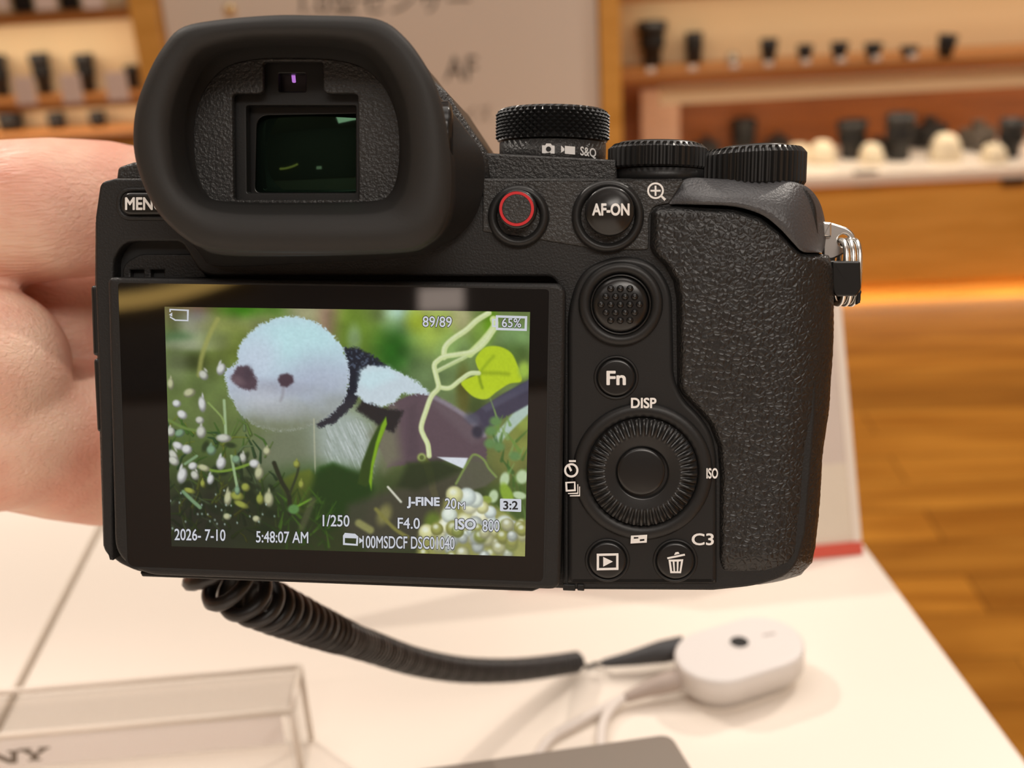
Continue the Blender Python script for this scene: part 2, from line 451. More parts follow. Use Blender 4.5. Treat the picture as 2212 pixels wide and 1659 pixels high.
# poster between the posts
pt = empty('poster_board', WALL_M, 'tall pale grey poster board with dark Japanese lettering between two oak posts', 'poster')
box('board', (xpl1 + .004, 0.03, 0.05), (xpr0 - .004, 0.05, 2.5), M['poster'], pt)
def wallfn(X_, Y_, dz=0.0):
    return wl(X_, Y_, 0.03 - 0.002 - dz)
lettering('poster_lettering', '1.0型センサー', (650, -22, 1016, 32), wallfn, M['ink'], pt, slope=-.02)
lettering('poster_lettering', 'AF', (962, 122, 1030, 174), wallfn, M['ink'], pt, slope=-.02)
lettering('poster_lettering', 'イズ', (1004, 228, 1060, 262), wallfn, mat('pale_poster_ink', s2l((128, 116, 104)), .6), pt, slope=-.02)
st_ = wl(497, 20, .03)  # stud added in place of a bright highlight on the board
V, Fc = [], []
for r, (rr, yy) in enumerate([(.017, .03), (.017, .02), (.012, .014), (.004, .012)]):
    for i in range(20): V.append((st_.x + rr * math.cos(PI * i / 10), yy, st_.z + rr * math.sin(PI * i / 10)))
for r in range(3):
    for i in range(20): Fc.append((r * 20 + i, r * 20 + (i + 1) % 20, r * 20 + 20 + (i + 1) % 20, r * 20 + 20 + i))
Fc.append(tuple(range(60, 80)))
tag(mesh('highlight_stud', V, Fc, mat('highlight_metal', s2l((240, 214, 160)), .25, .6), pt), 'small shiny round stud standing in for a highlight at the top left')

# under-shelf strip lights of the units (the store's shelf lighting)
def shelf_light(name, x0, x1, y, z, e, tilt=0.25):
    a = WALL_M @ Vector(((x0 + x1) / 2, y, z)); b = WALL_M @ Vector(((x0 + x1) / 2, y + tilt, z - 1))
    o = area(name, a, b, e, x1 - x0, 0.03, (1, .86, .66)); return o
shelf_light('shelf_light_right_upper', xpr1 + .05, 2.6, .12, wl(1800, -18).z, 2.2)
shelf_light('shelf_light_right_lower', xpr1 + .1, 2.6, .12, zs_ - .01, 4.5, .1)
shelf_light('shelf_light_left_upper', -2.2, xpl0 - .05, .08, wl(150, 50).z, 1.7)
shelf_light('shelf_light_left_lower', -2.2, xpl0 - .05, .08, wl(150, 239).z, 1.2)
shelf_light('shelf_light_plinth', xpr1 + .1, 2.6, -.01, zb - .006, 2.0, -.5)

# ---- display lenses (built once per shape, then copied)
M['blk'] = mat('black_lens_barrel', (0.012, 0.012, 0.012), .45)
M['blkrib'] = mat('black_ribbed_rubber', (0.008, 0.008, 0.008), .7)
M['silver'] = mat('pale_metal_ring', s2l((170, 165, 155)), .35, .8)
def lathe_obj(name, prof, m, parent, seg=24):
    V, Fc = [], []
    for z, r in prof:
        for i in range(seg): V.append((r * math.cos(2 * PI * i / seg), r * math.sin(2 * PI * i / seg), z))
    n = len(prof)
    for k in range(n - 1):
        for i in range(seg):
            j = (i + 1) % seg; Fc.append((k * seg + i, k * seg + j, (k + 1) * seg + j, (k + 1) * seg + i))
    fl = [len(Fc), len(Fc) + 1]; Fc.append(tuple(range(seg))); Fc.append(tuple(range((n - 1) * seg, n * seg)))
    return mesh(name, V, Fc, m, parent, True, fl)
def rest(px, bot, z, y0=.06, y1=.30):
    """where the ray of a photo pixel meets a shelf top at height z (kept on the shelf)"""
    q_ = WALL_I @ on_plane(px, bot, Vector((0, 0, z)), Vector((0, 0, 1)))
    y = min(y1, max(y0, q_.y)); w_ = wl(px, bot, y)
    return Vector((w_.x, y, z + .0008))
def make_lens(px, top, bot, wt, wb, z, label, group, tilt=0.0, lie=0.0, yb=.42):
    r_ = (wl(px + 10, bot, .1) - wl(px, bot, .1)).length / 10 * max(wt, wb) * .68
    a = rest(px, bot, z, .03, yb - r_); y = a.y; b = wl(px, top, y); h = b.z - a.z; s = (wl(px + 10, bot, y) - wl(px, bot, y)).length / 10
    rt, rb = wt * s / 2 * 1.2, wb * s / 2 * 1.2
    e = empty('display_lens', WALL_M @ Matrix.Translation((a.x, y, a.z)) @ Matrix.Rotation(tilt, 4, 'Y') @ Matrix.Rotation(lie, 4, 'X'), label, 'lens', group)
    rm = (rt + rb) / 2; e.location.z += abs(math.sin(tilt)) * rb
    lathe_obj('barrel', [(0, rb * .9), (h * .04, rb), (h * .38, rb * 1.02), (h * .40, rm * .98), (h * .72, rm), (h * .74, rm * .97)], M['blk'], e)
    lathe_obj('focus_ring', [(h * .44, rm * 1.0)] + [(h * (.45 + .02 * k), rm * (1.05 if k % 2 else 1.01)) for k in range(12)] + [(h * .69, rm)], M['blkrib'], e)
    lathe_obj('hood', [(h * .73, rm * .95), (h * .78, rt * .96), (h, rt), (h, rt * .86), (h * .8, rt * .74)], M['blk'], e)
    lathe_obj('mount', [(-h * .0, rb * .82), (h * .03, rb * .86)], M['silver'], e)
    return e
G1 = 'lenses on the right upper shelf'
yS = .20
def drop(px, y, zsurf, py):  # photo row of a surface point, unused rows guard
    return py
for px, top, bot, wt, wb, ti, lab in [
    (1409, 46, 140, 54, 32, 0, 'tallest black lens with a wide flared hood, beside the right oak post'),
    (1499, 70, 136, 32, 28, .0, 'slim straight black lens, second from the right oak post on the lit shelf'),
    (1660, 84, 133, 33, 24, .0, 'medium black lens right of the tiny pale one on the lit shelf'),
    (1738, 97, 130, 30, 22, .0, 'short black lens, fifth from the oak post on the lit shelf'),
    (1812, 91, 131, 33, 22, .0, 'black lens sixth from the oak post on the lit shelf'),
    (1885, 93, 129, 34, 22, .0, 'black lens third from the right end of the lit shelf row'),
    (1963, 100, 124, 34, 22, .0, 'shortest black lens, next to the right end of the lit shelf row'),
    (2040, 76, 124, 36, 26, .10, 'tilted black lens at the right end of the lit shelf row')]:
    make_lens(px, top, bot, wt, wb, zst, lab, G1, ti, yb=.258)
def small_lens(px, top, bot, w_, z, label, group):
    a = rest(px, bot, z, .06, .17); y = a.y; b = wl(px, top, y); h = b.z - a.z; s = (wl(px + 10, bot, y) - wl(px, bot, y)).length / 10; r = w_ * s / 2
    e = empty('pancake_lens', WALL_M @ Matrix.Translation((a.x, y, a.z)), label, 'lens', group)
    lathe_obj('barrel', [(0, r * .85), (h * .1, r), (h * .6, r), (h * .62, r * .92), (h, r * .9), (h, r * .6), (h * .8, r * .5)], mat('grey_lens_metal', s2l((140, 128, 110)), .4, .5), e)
    lathe_obj('focus_ring', [(h * .2, r * 1.0), (h * .22, r * 1.06), (h * .5, r * 1.06), (h * .52, r)], M['silver'], e)
small_lens(1582, 114, 133, 24, zst, 'tiny pale grey lens, third from the right oak post on the lit shelf', G1)
for px, bot, nb in [(1404, 152, 'below the tallest flared lens'), (1493, 150, 'below the slim straight lens'), (1582, 147, 'below the tiny pale lens'), (1655, 145, 'below the medium lens fourth along'), (1735, 143, 'below the fifth lens from the oak post'), (1810, 141, 'below the sixth lens from the oak post'),
                (1885, 140, 'below the third lens from the row end'), (1962, 138, 'below the shortest lens'), (2035, 136, 'below the tilted lens at the row end')]:
    a = wl(px, bot, .09); s = 0.0014
    e = box('price_tag', (a.x - .012, .05, zst + .0005), (a.x + .012, .06, zst + .014), M['white'], None, .002); e.matrix_world = WALL_M
    tag(e, 'small white price tag ' + nb, 'price tag', 'price tags on the right shelf')

G2 = 'lenses on the left lens shelf'
for px, top, bot, wt, wb, lab in [(7, 118, 207, 36, 26, 'black lens cut off by the left picture edge, standing on the left middle shelf'),
                             (100, 114, 203, 36, 25, 'tall black lens between the two outer price cards, second along the left middle shelf'),
                             (194, 116, 198, 36, 25, 'tall black lens third along the left middle shelf, before the short one'),
                             (290, 141, 190, 26, 18, 'short black lens beside the left oak post and the black eyecup')]:
    make_lens(px, top, bot, wt, wb, ZL[1], lab, G2, yb=.218)
for px, bot, w_, lab in [(50, 10, 34, 'black lens base at the top left corner above the first white card'), (152, 9, 34, 'black lens base on the top left shelf between two white cards')]:
    make_lens(px, bot - 85, bot, w_ + 6, w_, ZL[0], lab, 'lenses on the top left shelf', yb=.218)
for px, top, bot, w_, lab in [(27, 244, 277, 44, 'squat black lens under the left shelf, at the picture edge'), (126, 243, 273, 32, 'squat black lens under the left shelf, middle of the three'), (214, 240, 268, 30, 'squat black lens under the left shelf, closest to the oak post')]:
    make_lens(px, top, bot + 4, w_, w_ * .9, ZL[2], lab, 'lenses on the low left shelf', yb=.218)
M['card'] = mat('white_price_card', s2l((232, 214, 206)), .5)
for px, top, bot, w_, lab in [(60, 165, 226, 44, 'white price card left of the second tall lens, over the left shelf edge'), (160, 160, 222, 44, 'white price card between the two tall black lenses on the left'), (258, 155, 217, 46, 'white price card right of the third lens on the left shelf'),
                          (8, -30, 20, 24, 'white price card at the top left picture corner'), (102, -30, 20, 44, 'white price card between the two lens bases on the top left shelf'), (204, -30, 18, 44, 'white price card on the top left shelf, closest to the oak post')]:
    a, b = wl(px, bot, -.01), wl(px, top, -.006); s = (wl(px + 10, bot, -.01) - a).length / 10; hw = w_ * s / 2
    V = [(a.x - hw, -.012, a.z), (a.x + hw, -.012, a.z), (a.x + hw, -.006, b.z), (a.x - hw, -.006, b.z)]; V += [(x, y + .004, z) for x, y, z in V]
    o_ = mesh('price_card', V, [(0, 1, 2, 3), (4, 7, 6, 5), (0, 4, 5, 1), (1, 5, 6, 2), (2, 6, 7, 3), (3, 7, 4, 0)], M['card'], None, False); o_.matrix_world = WALL_M
    tag(o_, lab, 'price card', 'price cards on the left shelves')

# gear on the white counter of the right unit
G3 = 'cameras and lenses on the white counter'
for px, top, bot, wt, wb, y, ti, lab in [(1606, 258, 330, 46, 36, .3, .0, 'tall dark lens on the counter, above the two top dials'), (1840, 262, 342, 56, 40, .16, -.05, 'dark lens standing on the counter, left of the tallest one'),
                                (1939, 246, 345, 54, 40, .16, .0, 'tallest dark lens standing on the white counter'), (2178, 260, 340, 50, 36, .16, .05, 'dark lens on the counter at the right picture edge')]:
    make_lens(px, top, bot, wt, wb, zc, lab, G3, ti)
def mini_camera(px, bot, w_, h_, y, label, col, lens_col=None, front=True):
    a = rest(px, bot, zc, .07, .36); y = a.y; s = (wl(px + 10, bot, y) - wl(px, bot, y)).length / 10; w, h = w_ * s, h_ * s
    e = empty('display_camera', WALL_M @ Matrix.Translation((a.x, y, a.z)), label, 'camera', G3)
    box('body', (-w / 2, -.02, 0), (w / 2, .025, h * .72), col, e, .006)
    box('viewfinder_hump', (-w * .16, -.016, h * .68), (w * .16, .02, h), col, e, .006)
    l_ = lathe_obj('lens', [(0, h * .36), (.02, h * .38), (.05, h * .38), (.055, h * .32), (.05, h * .2)], lens_col or M['blk'], e)
    l_.rotation_euler = (PI / 2, 0, 0); l_.location = (0, -.015, h * .38)
    d_ = lathe_obj('dial', [(0, w * .09), (h * .1, w * .09)], col, e); d_.location = (w * .32, 0, h * .70)
M['greycam'] = mat('grey_camera_body', s2l((88, 80, 72)), .45)
mini_camera(1526, 322, 52, 44, .34, 'low dark camera on the counter, beside the pale end panel', M['blk'])
mini_camera(1680, 318, 50, 44, .28, 'small dark camera on the counter, right behind the exposure dial', M['blk'])
mini_camera(1895, 330, 60, 34, .22, 'low dark camera between the two standing lenses on the counter', M['blk'])
mini_camera(2004, 318, 74, 66, .14, 'large dark camera facing the shop, right of the tallest counter lens', M['blk'])
mini_camera(2108, 322, 74, 62, .14, 'grey camera on the counter between the big dark one and the picture edge', M['greycam'], M['greycam'])
M['cushion'] = mat('white_display_cushion', s2l((226, 212, 184)), .8)
def cushion(px, bot, w_, h_, y, label):
    a = rest(px, bot, zc, .08, .34); y = a.y; s = (wl(px + 10, bot, y) - wl(px, bot, y)).length / 10; V, Fc = [], []
    NU_, NV_ = 24, 10
    for j in range(NV_ + 1):
        t = PI / 2 * j / NV_
        for i in range(NU_):
            p = 2 * PI * i / NU_; c_, s2 = math.cos(p), math.sin(p); q_ = (abs(c_) ** 3 + abs(s2) ** 3) ** (-1 / 3)
            rr = math.cos(t) ** .6 if j < NV_ else 0
            V.append((w_ * .8 * s / 2 * q_ * c_ * rr, .05 * q_ * s2 * rr, h_ * s * math.sin(t)))
    for j in range(NV_):
        for i in range(NU_): k = (i + 1) % NU_; Fc.append((j * NU_ + i, j * NU_ + k, (j + 1) * NU_ + k, (j + 1) * NU_ + i))
    Fc.append(tuple(range(NU_)))
    o_ = mesh('display_cushion', V, Fc, M['cushion']); o_.matrix_world = WALL_M @ Matrix.Translation((a.x, y, a.z))
    tag(o_, label, 'cushion', 'white cushions on the counter')
cushion(1725, 345, 70, 34, .30, 'white display cushion behind the exposure dial')
cushion(1775, 350, 70, 46, .28, 'white display cushion left of the dark standing lens')
cushion(1882, 350, 60, 40, .10, 'white display cushion between the two standing lenses')
cushion(2040, 345, 80, 56, .24, 'white display cushion behind the large dark camera')
cushion(2145, 352, 60, 36, .08, 'white display cushion in front of the grey camera')

# glowing shapes added on the far wall for the camera's screen to mirror
def mirror_hit(px, py, p0, n):
    q_ = BODY_M @ L(px, py, 3.0); d_ = (q_ - CP).normalized(); d_ = d_ - BZ * 2 * d_.dot(BZ)
    return q_ + d_ * ((Vector(p0) - q_).dot(n) / d_.dot(n))
_fy = WALL_M @ Vector((0, -6.36, 1)); 
ha_, hb_ = [WALL_I @ mirror_hit(x, y, _fy, WN) for x, y in ((905, 672), (1000, 618))]
hb_.z = min(hb_.z, 2.9)
bd = box('reflection_board', (min(ha_.x, hb_.x), -6.395, min(ha_.z, hb_.z)), (max(ha_.x, hb_.x), -6.36, max(ha_.z, hb_.z)), emit('reflection_board_glow', (1.0, .8, .68), 3.2)); bd.matrix_world = WALL_M  # unseen glowing board, added to give the screen a bright reflection
tag(bd, 'pale glowing board added on the shop wall for its reflection at the top of the camera screen', 'sign')
pts_ = [WALL_I @ mirror_hit(x, y, _fy, WN) for x, y in ((256, 657), (360, 642), (468, 612))]
(x1, y1), (x2, y2), (x3, y3) = [(p.x, p.z) for p in pts_]
D_ = 2 * (x1 * (y2 - y3) + x2 * (y3 - y1) + x3 * (y1 - y2))
ux = ((x1 * x1 + y1 * y1) * (y2 - y3) + (x2 * x2 + y2 * y2) * (y3 - y1) + (x3 * x3 + y3 * y3) * (y1 - y2)) / D_
uy = ((x1 * x1 + y1 * y1) * (x3 - x2) + (x2 * x2 + y2 * y2) * (x1 - x3) + (x3 * x3 + y3 * y3) * (x2 - x1)) / D_
rr_ = math.hypot(x1 - ux, y1 - uy); print('RING', ux, uy, rr_)
a1_, a3_ = math.atan2(y1 - uy, x1 - ux), math.atan2(y3 - uy, x3 - ux)
if a3_ < a1_ - PI: a3_ += 2 * PI
V, Fc = tube('', [(ux + rr_ * math.cos(a1_ + (a3_ - a1_) * (k / 60 * 1.8 - .4)), -6.33, uy + rr_ * math.sin(a1_ + (a3_ - a1_) * (k / 60 * 1.8 - .4))) for k in range(61)], .026, None, build=False, cap=True)
rl = mesh('reflection_arc', V, Fc, emit('reflection_arc_glow', (1.0, .62, .17), 3.6)); rl.matrix_world = WALL_M  # glowing arc, added to give the screen its curved yellow reflection
tag(rl, 'curved warm glow added on the shop wall for its reflection at the top left of the camera screen', 'lamp')

# ------------------------------------------------------------------ display table
A_, B_ = on_table(2212, 1640), on_table(1885, 1200)
S1, S2 = on_table(0, 1560), on_table(215, 1138)
TD = (B_ - A_).normalized(); TR = Vector((TD.y, -TD.x, 0))
TAB_M = Matrix(((TR.x, TD.x, 0, 0), (TR.y, TD.y, 0, 0), (0, 0, 1, TABLE_Z), (0, 0, 0, 1)))
TAB_I = TAB_M.inverted()
def tb(px, py, dz=0.0): return TAB_I @ on_table(px, py, dz)
xr_, xs_ = TAB_I @ B_, (TAB_I @ S1 + TAB_I @ S2) / 2
pf = tb(1862, 1196)
yfar = pf.y + .42
M['seam'] = mat('seam_edge', s2l((190, 172, 150)), .6)
for nm, xa, xb, lab in (('a', xs_.x + .0016, xr_.x, 'white display table under the held camera, right of the seam'), ('b', xs_.x - 1.0, xs_.x - .0016, 'white display table section left of the dark seam, under the hand')):
    t = empty('display_table', TAB_M @ Matrix.Translation(((xa + xb) / 2, 0, -TABLE_Z)), lab, 'table', 'white display table sections')
    hw = (xb - xa) / 2
    box('tabletop', (-hw, -1.1, TABLE_Z - .03), (hw, yfar, TABLE_Z), M['white'], t, .0015)
    box('base', (-hw + .06, -1.0, 0), (hw - .06, yfar - .06, TABLE_Z - .03), M['white'], t)

# spec panel standing behind the camera
nrm = -TD
def pn(px, py): return TAB_I @ on_plane(px, py, TAB_M @ pf, TR)
pq = pn(1812, 618) - pf; lean = math.atan2(pq.y, pq.z)
sp = empty('spec_panel', TAB_M @ Matrix.Translation((pf.x, pf.y, 0)) @ Matrix.Rotation(-lean, 4, 'X'), 'pale grey upright spec panel behind the camera grip, with a red line at its foot', 'sign')
hgt = pq.length; wd_ = .165
M['panel_grey'] = mat('pale_grey_panel', s2l((214, 200, 190)), .5); M['panel_cream'] = mat('cream_panel', s2l((226, 214, 196)), .5)
zsplit = (pn(1846, 998) - pf).length
box('upper_face', (-wd_, 0, zsplit), (-.004, .004, hgt), M['panel_grey'], sp)
box('lower_face', (-wd_, 0, .006), (-.004, .004, zsplit), M['panel_cream'], sp)
tag(box('edge_strip', (-.004, -.001, .006), (0, .006, hgt), M['white'], sp), 'white edge strip')
tag(box('red_line', (-wd_, -.0015, 0.0), (0, .006, .006), mat('red_panel_line', s2l((214, 88, 70)), .5), sp), 'red line along the foot')

# security puck with its cables
p1, p2 = tb(1552, 1412, .016), tb(1643, 1384, .016)
def stadium(a, b, r, n=20):
    d = Vector((b.x - a.x, b.y - a.y)).normalized(); out = []
    t0 = math.atan2(d.y, d.x)
    for k in range(n + 1): t = t0 - PI / 2 + PI * k / n; out.append((b.x + r * math.cos(t), b.y + r * math.sin(t)))
    for k in range(n + 1): t = t0 + PI / 2 + PI * k / n; out.append((a.x + r * math.cos(t), a.y + r * math.sin(t)))
    return out
pc = (p1 + p2) / 2; pm = TAB_M @ Matrix.Translation((pc.x, pc.y, 0))
a_, b2 = p1 - pc, p2 - pc
pk = empty('security_puck', pm, 'white rounded anti-theft puck on the table at the end of the coiled cable', 'security device')
M['puck'] = mat('white_puck_plastic', s2l((226, 220, 216)), .4)
prism('puck_body', stadium(a_, b2, .0168), 6, 16, M['puck'], pk, bevel=1.6, seg=5)
prism('puck_foot', stadium(a_, b2, .0125), 0, 6.2, M['puck'], pk, bevel=.1)
hc = tb(1597, 1386, .0162) - pc
prism('button_hole', circ(hc.x, hc.y, .0036, 24), 15.5, 16.05, M['deep'], pk, bevel=.02)
fill('hole_rim', [circ(hc.x, hc.y, .0052, 32), circ(hc.x, hc.y, .0036, 32)], 15.8, 16.15, M['puck'], pk, bevel=.0001)
prism('indent', stadium(tb(1650, 1372, .0161) - pc, tb(1672, 1368, .0161) - pc, .0006), 15.8, 16.04, mat('indent_grey', s2l((170, 160, 156)), .5), pk, bevel=.01)
M['cable_grey'] = mat('dark_grey_cable_boot', s2l((62, 62, 64)), .5)
M['cable_white'] = mat('white_cable', s2l((222, 212, 204)), .5)
M['boot_tan'] = mat('grey_beige_boot', s2l((176, 160, 150)), .5)
def tpath(pts, n=40):
    w = [TAB_I @ on_table(x, y, dz) for x, y, dz in pts]
    return [TAB_M @ q_ for q_ in spline(w, n, False)]
def world_tube(name, pts, rad, m, parent):
    o = tube(name, [parent.matrix_world.inverted() @ p for p in pts], rad, m, parent, 12); return o
# ribbed dark boot
pts = tpath([(1300, 1433, .005), (1360, 1423, .0065), (1420, 1410, .0085), (1478, 1398, .010)], 60)
world_tube('cable_boot', pts, [(.0014 + .0032 * min(1, i / 45)) * (1.06 if i % 3 == 0 and i < 44 else 1) for i in range(60)], M['cable_grey'], pk)
wc = empty('charging_cable', pm, 'thin white cable leaving the puck, looping over the table towards the viewer', 'cable')
world_tube('boot', tpath([(1350, 1508, .004), (1400, 1488, .006), (1450, 1472, .0075), (1500, 1458, .008)], 30), [.0018 + .0022 * min(1, i / 16) for i in range(30)], M['boot_tan'], wc)
world_tube('wire', tpath([(1352, 1507, .0038), (1300, 1532, .003), (1240, 1565, .0026), (1190, 1595, .0022), (1160, 1640, .0022), (1150, 1700, .0022)], 50), .0019, M['cable_white'], wc)
world_tube('wire', tpath([(1345, 1510, .0038), (1318, 1535, .003), (1303, 1565, .0026), (1298, 1610, .0022), (1300, 1690, .0022)], 50), .0019, M['cable_white'], wc)

# clear acrylic name stand in the lower left corner
def acrylic():
    m = bpy.data.materials.new('clear_acrylic'); m.use_nodes = True; nt = m.node_tree
    for n in list(nt.nodes): nt.nodes.remove(n)
    o = nt.nodes.new('ShaderNodeOutputMaterial'); t = nt.nodes.new('ShaderNodeBsdfTransparent'); g = nt.nodes.new('ShaderNodeBsdfGlossy'); f = nt.nodes.new('ShaderNodeLayerWeight'); mx = nt.nodes.new('ShaderNodeMixShader')
    t.inputs[0].default_value = (.988, .984, .98, 1); g.inputs['Roughness'].default_value = .03; f.inputs[0].default_value = .12
    nt.links.new(f.outputs[1], mx.inputs[0]); nt.links.new(t.outputs[0], mx.inputs[1]); nt.links.new(g.outputs[0], mx.inputs[2]); nt.links.new(mx.outputs[0], o.inputs[0])
    return m
def frosted():
    m = mat('frosted_white_acrylic', s2l((246, 242, 240)), .4); nt = m.node_tree; b = nt.nodes['Principled BSDF']
    t = nt.nodes.new('ShaderNodeBsdfTranslucent'); t.inputs[0].default_value = (*s2l((252, 248, 246)), 1)
    x = nt.nodes.new('ShaderNodeMixShader'); x.inputs[0].default_value = .8
    nt.links.new(b.outputs[0], x.inputs[1]); nt.links.new(t.outputs[0], x.inputs[2]); nt.links.new(x.outputs[0], nt.nodes['Material Output'].inputs[0])
    return m
M['acrylic'] = acrylic(); M['acr_edge'] = mat('acrylic_edge', s2l((226, 214, 200)), .3)
HB = .034
bl, br_ = tb(-330, 1524, HB), tb(648, 1440, HB); fr_, fl_ = tb(624, 1536, HB), tb(-330, 1625, HB)
ax = Vector((br_.x - bl.x, br_.y - bl.y, 0)).normalized(); ang = math.atan2(ax.y, ax.x)
NM = TAB_M @ Matrix.Translation((br_.x, br_.y, 0)) @ Matrix.Rotation(ang, 4, 'Z'); NI = NM.inverted()
def nl(px, py, dz): return NI @ on_table(px, py, dz)
ns = empty('name_stand', NM, 'clear acrylic name stand with grey slab lettering, in front of the coiled cable', 'sign stand')
f2 = nl(624, 1536, HB); dpt = -f2.y; wid = .19
t_ = .0025
for lo, hi in (((-wid, -dpt, HB - t_), (0, 0, HB)), ((-t_, -dpt, .001), (0, 0, HB - t_)), ((-wid, -t_, .001), (-t_, 0, HB - t_)), ((-wid, -dpt, .001), (-t_, -dpt + t_, HB - t_))):
    box('acrylic_pane', lo, hi, M['acrylic'], ns)
e_ = .0011
for a, b in (((-wid, 0, HB), (0, 0, HB)), ((0, 0, HB), (0, -dpt, HB)), ((-wid, -dpt, HB), (0, -dpt, HB)), ((0, -dpt, HB), (0, -dpt, .001)), ((0, 0, HB), (0, 0, .001))):
    tube('pane_edge', [a, b], e_, M['acr_edge'], ns, 8)
def facefn(X_, Y_, dz=0.0):
    n_ = NM.to_3x3() @ Vector((0, -1, 0)); return NI @ on_plane(X_, Y_, NM @ Vector((0, -dpt - .0004 - dz, 0)), n_)
# front plate carrying the lettering
box('front_plate', (-wid, -dpt - .0003, HB - .0135), (-.004, -dpt + .0, HB - .0015), frosted(), ns)
def slab(letter):
    if letter == 'N': return [[(0, 0), (0, 12), (18, 12), (18, 20), (8, 22), (8, 84), (0, 88), (0, 100), (30, 100), (74, 34), (74, 84), (64, 88), (64, 100), (100, 100), (100, 88), (90, 84), (90, 0), (70, 0), (26, 66), (26, 16), (36, 12), (36, 0)]]
    return [[(30, 0), (30, 12), (40, 14), (40, 38), (8, 86), (0, 88), (0, 100), (40, 100), (40, 90), (33, 88), (52, 56), (70, 88), (62, 90), (62, 100), (100, 100), (100, 88), (92, 86), (62, 40), (62, 14), (72, 12), (72, 0)]]
M['logo'] = mat('grey_logo', s2l((112, 100, 88)), .4)
def place_slab(s, x0, x1, y0, y1, sl):
    V, Fc = [], []
    for lp in slab(s):
        pts = [facefn(x0 + (x1 - x0) * a / 100, y1 + (y0 - y1) * b / 100 + sl * a / 100, .0006) for a, b in lp]; V += pts; Fc.append(tuple(range(len(pts))))
    mesh('slab_lettering', V, Fc, M['logo'], ns, False)
place_slab('N', -40, 46, 1626, 1654, -6); place_slab('Y', 40, 108, 1618, 1646, -5)
for s_, x0 in (('S', -250), ('O', -145)):
    lettering('slab_lettering', s_, (x0, 1640, x0 + 80, 1668), lambda X_, Y_, dz=0: facefn(X_, Y_, .0006), M['logo'], ns, bold=.03)
# card lying in front of it, with faint lines of print
cardz = .004
cd_ = prism('spec_card', [(-wid, -dpt - .09), (-.008, -dpt - .09), (-.008, -dpt - .0035), (-wid, -dpt - .0035)], 1, 4, M['white'], ns, bevel=.3)

# grey sign plate at the bottom edge of the picture
GH = .055
g1, g2, g3 = tb(890, 1662, GH), tb(1448, 1583, GH), tb(1500, 1668, GH)
gx_ = Vector((g2.x - g1.x, g2.y - g1.y, 0)).normalized()
GM = TAB_M @ Matrix.Translation((g2.x, g2.y, 0)) @ Matrix.Rotation(math.atan2(gx_.y, gx_.x), 4, 'Z'); GI = GM.inverted()
gp = empty('sign_holder', GM, 'grey metal sign holder plate at the bottom of the picture, below the white cable', 'sign holder')
M['greymetal'] = mat('satin_grey_metal', s2l((156, 146, 136)), .35, .4)
bmv = []
LW, LD = .135, .10
q3 = GI @ on_plane(1500, 1668, GM @ Vector((0, 0, GH)), Vector((0, 0, 1)))
sk = q3.x / -q3.y if abs(q3.y) > 1e-6 else .2
plate = fillet([(-LW, 0, .003), (0, 0, .004), (sk * LD, -LD, .003), (-LW + sk * LD, -LD, .003)])
prism('plate', plate, GH * 1000 - 4, GH * 1000, M['greymetal'], gp, bevel=.8)
box('stem', (-.075, -.06, .004), (-.045, -.045, GH - .003), M['greymetal'], gp, .001)
box('foot', (-.10, -.085, 0), (-.02, -.02, .005), M['greymetal'], gp, .001)

# ------------------------------------------------------------------ the held mirrorless camera
cam_root = empty('mirrorless_camera', BODY_M, 'black mirrorless camera held in the hand, its rear screen showing a plush bird', 'camera')
def Lf(z):
    return lambda X, Y, dz=0.0: L(X, Y, z + dz)

# rear outline of the magnesium shell
OUT = [(216, 393, 14), (250, 385, 0), (1040, 384, 0), (1540, 384, 0), (1690, 388, 0), (1742, 400, 30), (1766, 440, 20), (1772, 520, 0),
       (1778, 700, 0), (1772, 900, 0), (1752, 1150, 0), (1728, 1238, 40), (1640, 1268, 60), (1540, 1277, 0), (1215, 1275, 2),
       (300, 1242, 30), (246, 1217, 25), (222, 1186, 10), (216, 930, 0), (205, 605, 0), (205, 470, 0)]
shell_out = fillet(L2(OUT), 0.0, 6) if False else None
def foutline(pts, z=0.0, seg=6):
    """corner list in photo pixels (x, y[, radius px]) -> local outline with filleted corners"""
    o = fillet(pts, 0, seg)
    return L2(o, z)
prism('body_shell', foutline(OUT, -3), -30, -3.6, M['plastic'], cam_root, bevel=0.8)
# rear cover: control side, top band and left strip, open over the tilting-screen well
REAR = [(216, 393, 14), (250, 385, 0), (1474, 386, 0), (1452, 450, 6), (1620, 480, 20), (1700, 540, 10), (1766, 560, 6),
        (1768, 700, 0), (1762, 900, 0), (1742, 1150, 0), (1718, 1238, 40), (1640, 1266, 60), (1540, 1276, 0), (1217, 1274, 3),
        (1217, 640, 25), (1195, 598, 15), (455, 597, 12), (432, 588, 14), (392, 522, 14), (268, 522, 22), (245, 560, 14), (243, 1214, 5), (222, 1186, 10), (216, 930, 0), (205, 605, 0), (205, 470, 0)]
fill('rear_cover', [foutline(REAR)], -4.2, 0.0, M['plastic'], cam_root, bevel=0.0005)
box('recess_shade_floor', L(238, 605, -3.5), L(450, 512, -3.5) + Vector((0, 0, .0004)), M['deep'], cam_root)  # near-black sheet, puts the shade of the recess into colour
# grainy painted band under the top edge
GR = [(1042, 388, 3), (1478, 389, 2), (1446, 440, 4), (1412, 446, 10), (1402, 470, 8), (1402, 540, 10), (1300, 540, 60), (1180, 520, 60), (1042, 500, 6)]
prism('top_band', foutline(GR, 0.35), -0.5, 0.35, M['grain'], cam_root, bevel=0.3)

